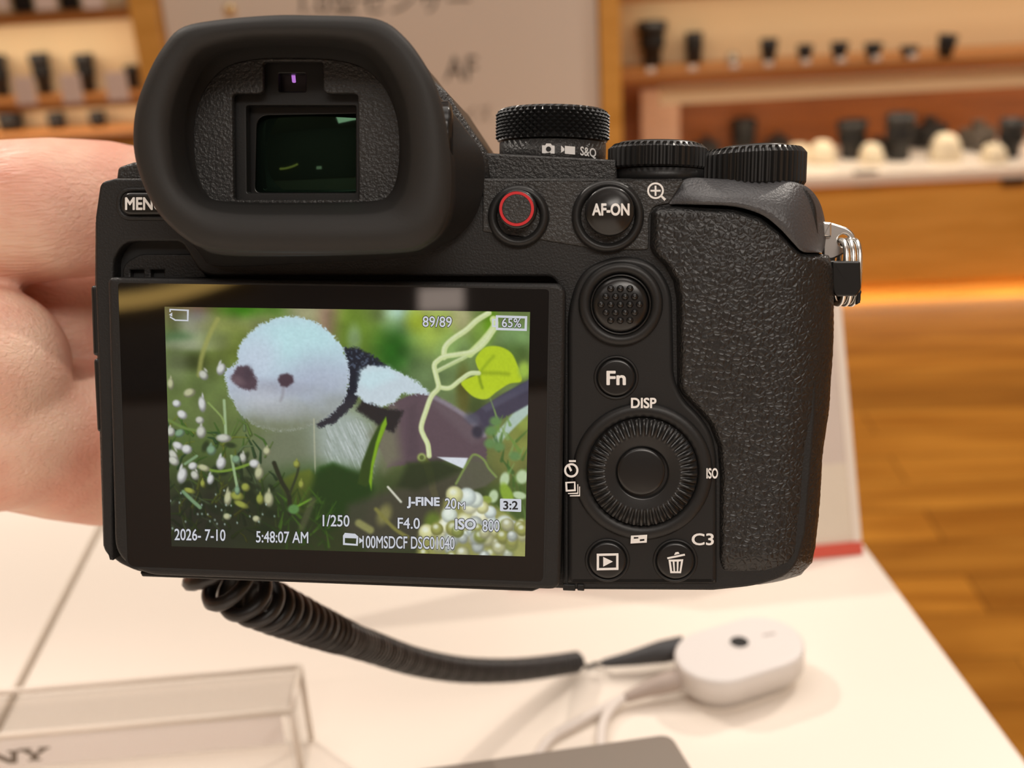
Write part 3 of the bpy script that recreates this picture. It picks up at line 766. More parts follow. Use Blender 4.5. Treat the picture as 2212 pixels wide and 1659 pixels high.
# top deck, viewfinder housing
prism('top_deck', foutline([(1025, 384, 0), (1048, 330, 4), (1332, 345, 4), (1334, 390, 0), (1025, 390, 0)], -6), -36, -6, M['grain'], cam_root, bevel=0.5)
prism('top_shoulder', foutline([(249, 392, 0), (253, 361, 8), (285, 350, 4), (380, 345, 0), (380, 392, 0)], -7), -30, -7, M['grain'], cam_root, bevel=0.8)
prism('prism_hump', foutline([(930, 168, 6), (962, 194, 12), (1052, 330, 14), (1060, 389, 0), (330, 389, 0), (330, 250, 40), (430, 95, 60), (600, 70, 20), (860, 75, 40)], -5), -38, -5, M['grain'], cam_root, bevel=1.5)

def loft(name, rings, m, parent, cap_last=False, cap_first=False, flat_cap=True):
    V = []; Fc = []; n = len(rings[0])
    for r in rings: V += r
    for r in range(len(rings) - 1):
        for i in range(n):
            j = (i + 1) % n
            Fc.append((r * n + i, r * n + j, (r + 1) * n + j, (r + 1) * n + i))
    fl = []
    if cap_first: fl.append(len(Fc)); Fc.append(tuple(range(n)))
    if cap_last: fl.append(len(Fc)); Fc.append(tuple(range((len(rings) - 1) * n, len(rings) * n)))
    return mesh(name, V, Fc, m, parent, True, fl)
def ring_px(pts, z, n=160):
    """closed smooth loop of photo pixels, resampled by angle about a common centre"""
    s = spline(pts, 600); cx, cy = 632.0, 290.0
    a = np.array([math.atan2(p.y - cy, p.x - cx) for p in s]); X = np.array([p.x for p in s]); Y = np.array([p.y for p in s])
    o = np.argsort(a); a, X, Y = a[o], X[o], Y[o]
    t = np.linspace(-PI, PI, n, endpoint=False)
    xs = np.interp(t, np.r_[a - 2 * PI, a, a + 2 * PI], np.r_[X, X, X]); ys = np.interp(t, np.r_[a - 2 * PI, a, a + 2 * PI], np.r_[Y, Y, Y])
    return [L(x, y, z) for x, y in zip(xs, ys)]
E_OUT = [(589, 33), (680, 33), (783, 36), (833, 48), (868, 74), (902, 114), (939, 178), (960, 248), (972, 330), (974, 408), (966, 470), (940, 514), (885, 540),
         (760, 546), (640, 547), (520, 545), (440, 536), (395, 512), (347, 466), (315, 412), (294, 350), (288, 292), (296, 225), (322, 155), (352, 102), (392, 60), (470, 43)]
E_RIM = [(600, 62), (700, 62), (790, 68), (845, 92), (885, 145), (915, 215), (925, 320), (920, 420), (893, 478), (830, 500), (640, 503), (480, 498),
         (420, 470), (368, 420), (338, 350), (330, 280), (345, 200), (385, 120), (440, 78), (520, 65)]
E_MID = [(620, 80), (720, 82), (795, 96), (842, 140), (876, 210), (889, 300), (886, 380), (866, 435), (815, 462), (640, 466), (490, 462), (420, 438), (380, 390),
         (366, 320), (366, 250), (388, 175), (430, 110), (520, 84)]
E_IN = [(630, 97), (720, 100), (790, 118), (832, 165), (858, 230), (868, 310), (866, 370), (848, 418), (800, 440), (640, 443), (480, 440), (432, 418), (408, 370),
        (397, 310), (400, 240), (424, 170), (468, 118), (540, 100)]
E_PL = [(630, 128), (720, 132), (785, 150), (828, 190), (855, 250), (862, 310), (858, 375), (843, 416), (805, 434), (640, 438), (480, 434), (447, 416), (428, 375),
        (421, 310), (426, 245), (448, 190), (490, 148), (550, 131)]
def scaled(pts, k, c=(632, 300)): return [(c[0] + (x - c[0]) * k, c[1] + (y - c[1]) * k) for x, y in pts]
HOUS = [(600, 95), (760, 100), (850, 120), (910, 160), (955, 215), (1010, 285), (1046, 345), (1040, 430), (1010, 490), (950, 535), (870, 556), (640, 570), (470, 575),
        (430, 545), (385, 480), (345, 400), (330, 300), (345, 210), (400, 130), (480, 100)]
HOUS2 = [(600, 75), (760, 80), (850, 100), (905, 145), (938, 205), (962, 275), (982, 345), (984, 430), (970, 490), (930, 530), (870, 548), (640, 555), (480, 552),
         (425, 530), (375, 480), (335, 400), (320, 300), (335, 200), (390, 120), (480, 82)]
loft('viewfinder_housing', [ring_px(HOUS, -4), ring_px(HOUS, 0), ring_px(scaled(HOUS, 0.995), 2.5), ring_px(scaled(HOUS2, 1.0), 5.5), ring_px(scaled(HOUS2, 0.985), 10), ring_px(scaled(HOUS2, 0.93), 10.4), ring_px(scaled(HOUS2, 0.90), 10)], M['smooth'], cam_root)
loft('eyecup', [ring_px(scaled(E_OUT, 0.90), 9.5), ring_px(scaled(E_OUT, 0.93), 11.0), ring_px(scaled(E_OUT, 0.975), 14.5), ring_px(E_OUT, 17.5), ring_px(scaled(E_OUT, 0.996), 19.2),
               ring_px(scaled(E_OUT, 0.975), 20.4), ring_px(E_RIM, 21.0), ring_px(E_MID, 19.8), ring_px(scaled(E_MID, 0.975), 18.6), ring_px(E_IN, 15), ring_px(scaled(E_IN, 0.985), 11), ring_px(E_PL, 8.6), ring_px(scaled(E_PL, 0.97), 8.2)],
     M['rubber'], cam_root)
# eyepiece plate with the T-shaped window
T_WIN = [(501, 202, 10), (560, 202, 6), (568, 196, 6), (568, 133, 8), (698, 133, 8), (698, 196, 6), (706, 202, 6), (773, 202, 10), (775, 431, 6), (504, 431, 6)]
pl_out = [(v.x, v.y) for v in ring_px(scaled(E_PL, 1.02), 9)]
fill('eyepiece_plate', [pl_out, foutline(T_WIN, 9)], 7.6, 9.0, M['grain'], cam_root, bevel=0.00025)
ef = fill('eyepiece_frame', [foutline([(495, 196), (562, 196), (562, 128), (704, 128), (704, 196), (779, 196), (779, 436), (498, 436)], 6),
                             foutline([(534, 229, 6), (770, 229, 4), (770, 417, 4), (536, 417, 4)], 6),
                             foutline([(604, 160, 3), (662, 160, 3), (662, 199, 3), (604, 199, 3)], 6)], 4.4, 6.6, M['smooth'], cam_root, bevel=0.0002)
box('eye_sensor', L(598, 205, 4.2), L(668, 150, 4.6), M['sensor'], cam_root)
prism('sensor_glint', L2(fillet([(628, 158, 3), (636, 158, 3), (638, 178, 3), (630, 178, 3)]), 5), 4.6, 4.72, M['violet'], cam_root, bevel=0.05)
# eyepiece lens: dished dark glass
lv, lf_ = [], []
cz = L(655, 325, 4)
NX, NY = 28, 22
for j in range(NY + 1):
    for i in range(NX + 1):
        p = L(528 + (776 - 528) * i / NX, 224 + (422 - 224) * j / NY, 3.6); dx, dy = (p.x - cz.x) * 1000, (p.y - cz.y) * 1000
        lv.append((p.x, p.y, (3.9 - 0.011 * (dx * dx + dy * dy)) * 0.001))
for j in range(NY):
    for i in range(NX):
        a = j * (NX + 1) + i; lf_.append((a, a + 1, a + NX + 2, a + NX + 1))
mesh('eyepiece_lens', lv, lf_, M['lens'], cam_root)
fill('lens_surround', [foutline([(526, 222), (778, 222), (778, 424), (526, 424)], 4), foutline([(556, 250, 26), (771, 246, 4), (771, 416, 4), (552, 416, 14)], 4)], 3.9, 4.35, M['gloss'], cam_root, bevel=0.00012)

# diopter dial on the flank of the hump
dd = L(955, 292, 7)
V, Fc = [], []
for r, (rr, xx) in enumerate([(5.2, -3.0), (5.2, 0.9), (4.6, 1.5), (3.2, 1.7)]):
    for i in range(48):
        a = 2 * PI * i / 48; k = rr * (1.0 + (0.05 if (i // 2) % 2 and r in (0, 1) else 0))
        V.append((dd.x + xx * 0.001 + 0.0004 * math.cos(a), dd.y + k * 0.001 * math.sin(a), dd.z - 0.001 + k * 0.001 * math.cos(a) * 0.9 + xx * 0.0003))
for r in range(3):
    for i in range(48):
        j = (i + 1) % 48; Fc.append((r * 48 + i, r * 48 + j, (r + 1) * 48 + j, (r + 1) * 48 + i))
Fc.append(tuple(range(144, 192)))
mesh('diopter_dial', V, Fc, M['gloss'], cam_root)

# menu button and its pill-shaped rim
mb = prism('menu_button', foutline([(262, 416, 22), (400, 416, 22), (400, 464, 22), (262, 464, 22)], 1.2), -0.5, 1.2, M['gloss'], cam_root, bevel=0.5)
fill('menu_button_rim', [foutline([(250, 405, 34), (410, 405, 30), (410, 476, 30), (250, 476, 34)], 0.3), foutline([(260, 414, 23), (402, 414, 23), (402, 466, 23), (260, 466, 23)], 0.3)], -0.3, 0.35, M['plastic'], cam_root, bevel=0.0003)
lettering('menu_lettering', 'MENU', (270, 426, 352, 454), Lf(1.22), M['print'], mb, bold=0.03, lift=0.02)

# ports and leather strip down the left flank
prism('side_strip', foutline([(203, 478, 3), (240, 478, 0), (240, 1185, 0), (220, 1183, 4), (212, 934, 0), (202, 620, 0)], -4), -28, -4, M['leather'], cam_root, bevel=0.8)
for (a, b, xa, xb) in ((617, 769, 194, 199), (775, 934, 200, 208)):
    prism('port_door', foutline([(xa, a, 8), (xa + 40, a, 0), (xb + 40, b, 0), (xb, b, 8)], -2.5), -24, -2.5, M['smooth'], cam_root, bevel=0.7)

# screen well: hinge arm with two slots
ha = fill('screen_hinge', [foutline([(262, 570, 24), (300, 549, 10), (420, 549, 0), (445, 600, 0), (262, 612, 0)], -1.2),
                      foutline(rect(279, 583, 308, 600), -1.2), foutline(rect(323, 583, 352, 600), -1.2)], -3.7, -1.6, M['plastic'], cam_root, bevel=0.0003)
prism('lower_lip', foutline([(302, 1236, 2), (1170, 1262, 2), (1165, 1272, 2), (1150, 1278, 3), (306, 1246, 3)], 0.5), -3, 0.5, M['smooth'], cam_root, bevel=0.3)
for xa, xb in ((1216, 1243), (1247, 1262)):
    prism('hinge_nub', foutline([(xa, 1262, 2), (xb, 1263, 2), (xb, 1277, 2), (xa, 1276, 2)], 0.3), -2, 0.3, M['smooth'], cam_root, bevel=0.2)

# ---- the tilting screen
ZS = 3.0
scr = prism('screen', foutline([(231, 599, 14), (1222, 613, 26), (1210, 1275, 24), (310, 1243, 40), (247, 1200, 40)], ZS), -1.6, ZS, M['plastic'], cam_root, bevel=0.8)
GL = [(255, 611, 8), (1186, 624, 10), (1173, 1257, 14), (285, 1224, 14), (276, 1214, 6)]
fill('glass_trim', [foutline([(251, 607, 8), (1190, 620, 12), (1177, 1261, 14), (283, 1228, 14), (272, 1216, 6)], ZS), foutline(GL, ZS)], ZS - 0.1, ZS + 0.06, M['deep'], scr, bevel=0.00003)
prism('cover_glass', foutline(GL, ZS), ZS - 0.2, ZS + 0.02, M['glass'], scr, bevel=0.02)

# ---- playback picture shown by the screen (painted per grid point, shown as the display's own light)
ST = 1.6
gx = np.arange(350, 1152, ST); gy = np.arange(655, 1212, ST)
X, Y = np.meshgrid(gx, gy); X = X.astype(np.float32); Y = Y.astype(np.float32)
IMG = np.zeros(X.shape + (3,), np.float32)
def sm(a, b, x):
    t = np.clip((x - a) / (b - a), 0, 1); return t * t * (3 - 2 * t)
def vnoise(scale, seed, ox=1.0, oy=1.0):
    r = np.random.default_rng(seed)
    nx, ny = int(802 * ox / scale) + 3, int(557 * oy / scale) + 3
    g = r.random((ny, nx)).astype(np.float32)
    fx = (X - 350) * ox / scale; fy = (Y - 655) * oy / scale
    ix = fx.astype(int); iy = fy.astype(int); tx = fx - ix; ty = fy - iy
    tx = tx * tx * (3 - 2 * tx); ty = ty * ty * (3 - 2 * ty)
    return (g[iy, ix] * (1 - tx) + g[iy, ix + 1] * tx) * (1 - ty) + (g[iy + 1, ix] * (1 - tx) + g[iy + 1, ix + 1] * tx) * ty
def over(a, col, op=1.0):
    a = (np.clip(a, 0, 1) * op)[..., None]
    IMG[:] = IMG * (1 - a) + np.array(col, np.float32) * a
def mask_ell(cx, cy, rx, ry, soft=0.3, ang=0.0, warp=None):
    c, s = math.cos(ang), math.sin(ang); dx, dy = X - cx, Y - cy
    u = (dx * c + dy * s) / rx; v = (-dx * s + dy * c) / ry
    d = np.sqrt(u * u + v * v)
    if warp is not None: d = d + warp
    return 1 - sm(1 - soft, 1 + soft, d)
def blob(cx, cy, rx, ry, col, soft=0.4, ang=0.0, op=1.0, warp=None): over(mask_ell(cx, cy, rx, ry, soft, ang, warp), col, op)
def dseg(pts):
    D = np.full(X.shape, 1e9, np.float32); T = np.zeros(X.shape, np.float32)
    n = len(pts) - 1
    for i in range(n):
        (x0, y0), (x1, y1) = pts[i][:2], pts[i + 1][:2]
        vx, vy = x1 - x0, y1 - y0; l2 = vx * vx + vy * vy + 1e-6
        t = np.clip(((X - x0) * vx + (Y - y0) * vy) / l2, 0, 1)
        d = np.hypot(X - x0 - t * vx, Y - y0 - t * vy)
        m = d < D; D = np.where(m, d, D); T = np.where(m, (i + t) / n, T)
    return D, T
def stroke(pts, w, col, soft=1.2, op=1.0, w2=None, sub=True):
    if sub and len(pts) > 2: pts = [(p.x, p.y) for p in spline(pts, len(pts) * 5, closed=False)]
    D, T = dseg(pts); ww = w + ((w2 - w) * T if w2 is not None else 0)
    over(1 - sm(ww / 2 - soft, ww / 2 + soft, D), col, op)
def poly_mask(pts, soft=2.0, warp=None):
    D, _ = dseg(list(pts) + [pts[0]]); ins = np.zeros(X.shape, bool)
    n = len(pts)
    for i in range(n):
        (x0, y0), (x1, y1) = pts[i], pts[(i + 1) % n]
        if y0 == y1: continue
        c = ((y0 > Y) != (y1 > Y)) & (X < (x1 - x0) * (Y - y0) / (y1 - y0) + x0); ins ^= c
    sd = np.where(ins, D, -D)
    if warp is not None: sd = sd + warp
    return sm(-soft, soft, sd)
def poly(pts, col, soft=2.0, op=1.0, warp=None): over(poly_mask(pts, soft, warp), col, op)

# out-of-focus greenery
over(np.ones_like(X), (96, 112, 62))
for cx, cy, rx, ry, col, op in [
    (420, 675, 60, 34, (112, 78, 66), .9), (395, 705, 30, 40, (86, 104, 58), .7), (428, 700, 36, 26, (140, 140, 150), .75), (540, 672, 70, 26, (52, 112, 16), .95),
    (500, 705, 90, 22, (128, 132, 86), .8), (445, 735, 90, 18, (140, 150, 118), .8), (575, 710, 40, 40, (120, 128, 78), .8), (382, 730, 30, 14, (58, 98, 60), .5),
    (425, 745, 70, 12, (150, 156, 128), .7), (425, 782, 46, 18, (58, 66, 32), .9), (520, 750, 30, 40, (100, 116, 40), .7), (380, 790, 25, 35, (116, 126, 90), .6), (480, 740, 40, 60, (112, 124, 52), .5),
    (660, 668, 40, 40, (168, 160, 130), .7), (715, 690, 28, 50, (150, 120, 102), .9), (760, 700, 36, 60, (106, 132, 44), .9), (800, 745, 60, 50, (94, 124, 40), .8),
    (765, 730, 14, 26, (150, 175, 140), .6), (862, 690, 32, 34, (178, 205, 165), .75), (868, 672, 30, 18, (180, 215, 200), .7), (858, 762, 46, 56, (34, 84, 22), .95),
    (905, 720, 30, 60, (100, 130, 70), .7), (945, 705, 46, 66, (158, 178, 72), .85), (900, 690, 24, 26, (150, 160, 20), .5), (985, 760, 40, 40, (120, 150, 88), .8), (925, 830, 60, 60, (104, 128, 84), .8),
    (1000, 690, 26, 26, (178, 170, 130), .7), (1040, 720, 24, 40, (128, 168, 60), .6), (1060, 690, 14, 34, (92, 140, 16), .8), (1115, 730, 44, 30, (122, 158, 98), .8),
    (1110, 765, 40, 24, (70, 96, 40), .7), (985, 880, 50, 70, (98, 116, 72), .8), (1030, 880, 26, 34, (46, 62, 24), .8), (1000, 850, 14, 60, (84, 74, 20), .6), (1130, 940, 30, 60, (128, 142, 60), .8), (1100, 1000, 50, 60, (132, 132, 66), .8)]:
    blob(cx, cy, rx, ry, col, 0.75, 0, op)
n1 = vnoise(26, 3); n2 = vnoise(9, 4); n3 = vnoise(4, 5)
IMG *= (0.88 + 0.24 * n1)[..., None]
# the foreground goes darker towards the bottom of the picture
over(sm(930, 1100, Y + 40 * (n1 - .5)) * (1 - sm(1000, 1130, X) * 0.55), (38, 50, 24), .95)
over(sm(860, 980, Y + 50 * (n1 - .5)) * (1 - sm(470, 560, X)), (70, 92, 42), .8)
over(sm(1040, 1120, Y + 50 * (n1 - .5)) * (1 - sm(440, 620, X)), (34, 38, 30), .9)
stroke([(470, 690), (452, 725), (436, 770), (430, 810)], 10, (150, 152, 84), 4, .8)

# soft stems right of the bird
pale = (196, 208, 150)
stroke([(1120, 890), (1095, 925), (1075, 950)], 18, (160, 182, 168), 4)
stroke([(1140, 882), (1085, 935)], 20, (166, 186, 176), 3)
poly([(1146, 818), (1146, 872), (1085, 905), (1045, 936), (1012, 900), (1040, 880), (1085, 852)], (58, 56, 74), 3)
over(poly_mask([(1146, 818), (1146, 840), (1050, 890), (1040, 880)], 5), (78, 78, 96), .7)

# plush bird: body, wing, collar, head
g = np.random.default_rng(9)
furp = (vnoise(2.2, 13) - .5) * 13 + (vnoise(5, 14) - .5) * 7
blob(700, 975, 118, 96, (122, 132, 112), .35, -.15, .95)  # grey-green here paints a screen reflection into the belly
over(mask_ell(742, 955, 70, 74, .5, .2, furp * .006), (158, 170, 166), .85)
over(mask_ell(610, 985, 70, 80, .7, 0), (104, 112, 88), .9)
for k in range(170):
    x, y = g.uniform(700, 800), g.uniform(900, 1015); l_ = g.uniform(14, 30)
    stroke([(x, y), (x + l_ * .45, y + l_)], 1.8, [(190, 200, 200), (120, 132, 118), (206, 212, 214)][k % 3], 1.2, .35, sub=False)
over(mask_ell(690, 1060, 120, 54, .6), (52, 84, 34), .9)
poly([(842, 872), (905, 846), (938, 852), (985, 880), (1018, 905), (1052, 945), (1050, 1000), (990, 994), (900, 1000), (838, 1010), (818, 960)], (86, 70, 78), 3, 1, furp * .3)
over(poly_mask([(905, 850), (1030, 900), (1052, 945), (1020, 960), (960, 900)], 10), (102, 90, 96), .5)
over(poly_mask([(800, 940), (850, 880), (866, 990), (830, 1020)], 18), (110, 110, 88), .85)
over(poly_mask([(880, 880), (900, 870), (905, 990), (880, 990)], 9), (70, 58, 66), .5)
stroke([(934, 856), (978, 880), (1014, 905), (1046, 940)], 10, (150, 146, 158), 4, .6)
poly([(790, 850), (822, 880), (872, 888), (850, 935), (826, 925), (770, 885)], (26, 27, 30), 5, 1, furp * .3)
poly([(742, 752), (770, 750), (812, 772), (850, 800), (836, 812), (800, 806), (778, 850), (768, 872), (726, 912), (690, 925), (680, 915), (735, 870), (752, 830)], (34, 37, 46), 3, 1, furp * .45)
over(poly_mask([(742, 752), (770, 750), (850, 800), (800, 800), (760, 800)], 5, furp) * sm(.55, .75, vnoise(3.5, 20)), (96, 108, 130), .6)
poly([(780, 800), (795, 790), (840, 793), (880, 812), (912, 832), (930, 852), (900, 852), (868, 850), (852, 872), (822, 878), (786, 868), (768, 852), (776, 820)], (190, 204, 212), 3, 1, furp * .5)
over(poly_mask([(780, 800), (840, 793), (860, 815), (800, 840), (776, 830)], 12), (190, 218, 224), .7)
HEAD = [(630, 684), (676, 694), (716, 722), (744, 760), (754, 806), (748, 852), (722, 890), (680, 916), (628, 930), (570, 926), (525, 900), (500, 862), (487, 822), (490, 800), (512, 782), (516, 752), (540, 718), (582, 693)]
HEAD = [(p.x, p.y) for p in spline(HEAD, 90)]
hm = poly_mask(HEAD, 2.5, furp * .55)
over(hm * (1 - sm(895, 935, Y)), (178, 190, 206))
over(hm * mask_ell(645, 738, 110, 62, .7), (182, 218, 222), .95)
over(hm * mask_ell(680, 830, 60, 60, .8), (166, 174, 192), .8)
over(hm * mask_ell(560, 770, 40, 40, .8), (190, 200, 216), .7)
over(hm * sm(820, 935, Y + 30 * (n1 - .5) + (X - 620) * .08), (132, 137, 126), .95)  # grey-green reflection haze painted over the lower head
over(hm * mask_ell(600, 918, 80, 40, .7), (112, 120, 94), .85)
over(hm * mask_ell(585, 838, 60, 16, .9), (136, 134, 146), .5)
over(hm * mask_ell(572, 866, 56, 26, .9, .2), (186, 190, 200), .7)
over(hm * mask_ell(610, 890, 60, 20, .8), (160, 164, 168), .5)
over(hm * (vnoise(7, 31, 1.0, .5) - .35), (210, 222, 230), .09)
over(hm * (.6 - vnoise(5, 32, .7, 1.0)), (120, 132, 146), .09)
ed_ = hm * (1 - poly_mask(HEAD, 9)) * sm(.4, .7, vnoise(2.4, 33)); over(ed_, (214, 222, 230), .5)
poly([(513, 792), (534, 790), (546, 802), (556, 824), (552, 842), (528, 842), (512, 832), (499, 818)], (82, 66, 74), 4.5, 1, furp * .35)
over(mask_ell(514, 822, 15, 9, .7, .5), (112, 92, 98), .7); over(mask_ell(536, 806, 9, 14, .8), (66, 56, 64), .5)
poly([(604, 810), (620, 806), (633, 813), (634, 826), (620, 837), (606, 833), (600, 820)], (76, 60, 68), 3.5, 1, furp * .15)
stroke([(612, 838), (611, 852), (606, 866)], 6, (132, 128, 134), 4, .5)
stroke([(678, 905), (679, 950), (681, 1024)], 2.6, (176, 176, 150), 1.2, .8)

# vine stem and round leaf
leaf = [(1028, 773), (1047, 751), (1076, 748), (1103, 761), (1117, 787), (1127, 822), (1100, 829), (1073, 846), (1051, 862), (1025, 858), (1003, 839), (998, 824), (1034, 807), (1030, 790)]
leaf = [(p.x, p.y) for p in spline(leaf, 90)]
poly(leaf, (172, 194, 38), 2)
over(poly_mask(leaf, 2) * sm(740, 860, Y) * .5, (188, 206, 44), .6)
stroke([(1034, 808), (1052, 785), (1066, 770)], 6, (132, 156, 30), 4, .7); stroke([(1036, 806), (1070, 806), (1098, 808)], 8, (132, 152, 30), 5, .7); stroke([(1034, 808), (1038, 826), (1042, 838)], 6, (118, 140, 30), 3, .8)
blob(1132, 800, 12, 18, (150, 180, 70), .6)
for p, w, c in [([(944, 802), (981, 783), (1010, 768), (1040, 745)], 9, (176, 192, 132)), ([(1015, 765), (1045, 735), (1068, 705), (1066, 690)], 16, (186, 204, 130)),
             ([(959, 772), (961, 751), (976, 734), (1008, 712), (1030, 692), (1056, 676)], 12, pale),
             ([(947, 836), (971, 838), (993, 822), (1015, 807), (1034, 806)], 10, pale),
             ([(927, 985), (924, 960), (915, 941), (910, 922), (920, 888), (932, 856), (947, 838), (944, 819), (938, 790), (947, 778), (961, 770), (993, 765), (1025, 758), (1049, 738), (1066, 712)], 11, pale)]:
    stroke(p, w, c, 1.6); stroke([(a - 1.5, b - 1.5) for a, b in p], w * .35, (214, 222, 190), 2, .55)
stroke([(911, 990), (925, 1010), (934, 1050), (944, 1090), (952, 1135)], 18, (104, 112, 44), 3, .95, 12)
blob(911, 988, 9, 9, (150, 165, 96), .4); blob(911, 988, 5, 5, (84, 96, 48), .4)

# dark leaves in the middle, with a painted grey reflection over them
poly([(600, 1040), (640, 1020), (668, 1014), (700, 1040), (690, 1100), (640, 1110)], (92, 104, 30), 6, .85)
poly([(690, 1010), (720, 1000), (780, 1030), (805, 1050), (780, 1110), (720, 1130), (680, 1080)], (26, 66, 14), 8, .95)
poly([(680, 1020), (720, 1005), (780, 1020), (806, 1060), (790, 1120), (700, 1150), (660, 1100)], (20, 52, 12), 12, .9)
poly([(833, 900), (815, 924), (799, 955), (782, 1000), (772, 1045), (790, 1052), (800, 1045), (806, 1000), (820, 955), (833, 920)], (40, 64, 16), 3)
poly([(834, 900), (824, 918), (812, 955), (802, 1000), (797, 1040), (802, 1060), (806, 1010), (818, 962), (836, 916)], (118, 160, 26), 2)
over(poly_mask([(752, 1090), (840, 1060), (1010, 1012), (1040, 1180), (800, 1190), (740, 1140)], 14), (66, 62, 54), .75)  # translucent grey zone, a reflection on the screen painted into the picture
over(poly_mask([(880, 1000), (950, 992), (1000, 1015), (900, 1060), (860, 1050)], 10), (30, 44, 22), .85)
poly([(944, 987), (1011, 989), (1002, 1013)], (206, 212, 220), 1.5)
poly([(985, 1045), (1012, 995), (1024, 981), (1046, 992), (1062, 1015), (1075, 1030), (1050, 1050), (1010, 1062)], (84, 84, 70), 4, .9)
stroke([(985, 1045), (1010, 1000), (1024, 982), (1044, 992), (1056, 1012), (1072, 1030)], 5, (120, 142, 74), 2, .9)
stroke([(838, 1052), (866, 1084)], 5, (196, 196, 180), 1.5); blob(830, 1112, 14, 22, (120, 118, 70), .6, .4); stroke([(812, 1100), (850, 1140), (880, 1160)], 8, (118, 116, 60), 3)
stroke([(775, 1130), (800, 1145)], 16, (130, 130, 80), 4); blob(935, 1130, 18, 24, (92, 112, 40), .5)

# berry sprays at lower left
g = np.random.default_rng(5)
over(mask_ell(440, 1110, 130, 90, .7), (30, 36, 26), .8)
over(mask_ell(600, 1120, 90, 70, .8), (26, 40, 20), .7)
for k in range(110):
    x = g.uniform(356, 600); y = g.uniform(925, 1165) + max(0, x - 520) * .5
    a = g.uniform(-2.7, -.5); l_ = g.uniform(20, 60); bend = g.uniform(-.5, .5)
    if y > 1185: continue
    f = np.clip((1190 - y) / 240, .2, 1)
    c = np.array([(66, 112, 36), (96, 128, 56), (112, 140, 90), (40, 80, 40), (116, 132, 44)][g.integers(5)]) * (.35 + .65 * f)
    stroke([(x, y), (x + l_ * .5 * math.cos(a), y + l_ * .5 * math.sin(a)), (x + l_ * math.cos(a + bend), y + l_ * math.sin(a + bend))], g.uniform(4, 9), c * .6, 1.5, .9, 2, sub=False)
    stroke([(x - 1, y - 1), (x + l_ * .5 * math.cos(a) - 1, y + l_ * .5 * math.sin(a) - 1), (x + l_ * math.cos(a + bend), y + l_ * math.sin(a + bend))], g.uniform(2, 4), c, 1.5, .8, 1.2, sub=False)
for k in range(34):
    x, y = g.uniform(358, 590), g.uniform(960, 1150)
    a = g.uniform(0, PI); blob(x, y, g.uniform(8, 18), g.uniform(5, 9), (20, 36, 18), .5, a, .7)
for k in range(60):
    x = g.uniform(600, 720); y = g.uniform(1080, 1190); a = g.uniform(-2.6, -.6); l_ = g.uniform(16, 44)
    stroke([(x, y), (x + l_ * math.cos(a), y + l_ * math.sin(a))], g.uniform(3, 8), [(40, 72, 18), (62, 100, 24), (28, 54, 16)][k % 3], 2, .7, 1.5, sub=False)
stroke([(592, 1000), (608, 1040), (624, 1070), (626, 1110)], 9, (30, 38, 22), 2); stroke([(626, 1066), (640, 1030), (645, 1010)], 5, (40, 50, 28), 2)
stroke([(484, 865), (486, 900), (488, 945)], 6, (150, 172, 130), 1.5); stroke([(450, 870), (478, 900), (484, 915)], 4, (128, 150, 84), 2)
stroke([(360, 905), (400, 925), (440, 932)], 6, (100, 124, 60), 2); stroke([(428, 1008), (470, 1018), (510, 1012), (545, 1000)], 6, (108, 138, 50), 1.5)
stroke([(500, 985), (508, 1030), (514, 1060)], 6, (140, 165, 120), 1.5); stroke([(396, 1062), (414, 1080), (432, 1096)], 8, (110, 140, 104), 2)
stroke([(400, 1002), (425, 985)], 6, (120, 148, 110), 1.5); stroke([(640, 1095), (672, 1078)], 5, (96, 140, 40), 1.5); blob(634, 1100, 12, 10, (86, 128, 70), .3)
stroke([(676, 1080), (664, 1110), (652, 1140)], 14, (84, 84, 60), 4, .6)
for x, y, rx, ry, an, c in [
    (478, 798, 9, 13, .4, 1), (440, 811, 9, 11, -.7, 2), (437, 874, 8, 16, -.1, 1), (394, 896, 11, 9, .6, 1), (432, 908, 9, 8, 0, 2), (382, 872, 9, 8, 0, 1), (410, 849, 13, 9, -.4, 3), (369, 830, 7, 12, 0, 3),
    (435, 934, 10, 13, .1, 2), (369, 933, 9, 10, .4, 2), (389, 936, 11, 8, -.5, 4), (484, 947, 16, 9, 0, 2), (385, 963, 12, 8, .4, 1), (404, 971, 11, 10, 0, 1), (457, 973, 10, 11, .3, 4), (375, 985, 8, 14, -.5, 2),
    (478, 1001, 10, 14, .3, 1), (525, 989, 7, 10, -.1, 2), (511, 993, 9, 9, 0, 4), (550, 1002, 11, 9, 0, 1), (560, 1023, 9, 14, .2, 3), (577, 975, 8, 9, 0, 3), (394, 1028, 10, 17, .3, 1), (421, 1027, 8, 10, -.5, 2),
    (455, 1036, 7, 11, .3, 1), (417, 1007, 10, 8, -.4, 1), (441, 1011, 13, 7, .3, 3), (376, 996, 12, 9, .6, 2), (493, 1077, 8, 16, .2, 3), (531, 1053, 9, 9, 0, 5), (562, 1079, 8, 11, 0, 5), (581, 1079, 10, 16, 0, 3),
    (513, 1072, 14, 10, .2, 5), (491, 1116, 8, 7, 0, 3), (554, 1121, 8, 7, 0, 3), (651, 1047, 6, 9, 0, 5), (641, 1003, 7, 8, 0, 5), (513, 1060, 6, 9, 0, 4), (522, 1090, 16, 7, .4, 5), (438, 1045, 5, 8, 0, 5), (410, 1060, 12, 6, .3, 5)]:
    base = [(202, 204, 202), (188, 190, 178), (178, 180, 142), (120, 152, 120), (142, 150, 66)][c - 1]
    if ry > rx: blob(x + math.sin(an) * -ry * .6, y - ry * 1.05, rx * .28, ry * .5, [v * .9 for v in base], .6, an)
    blob(x, y, rx, ry, [v * .62 for v in base], .25, an); blob(x - rx * .2, y - ry * .2, rx * .78, ry * .78, base, .45, an)
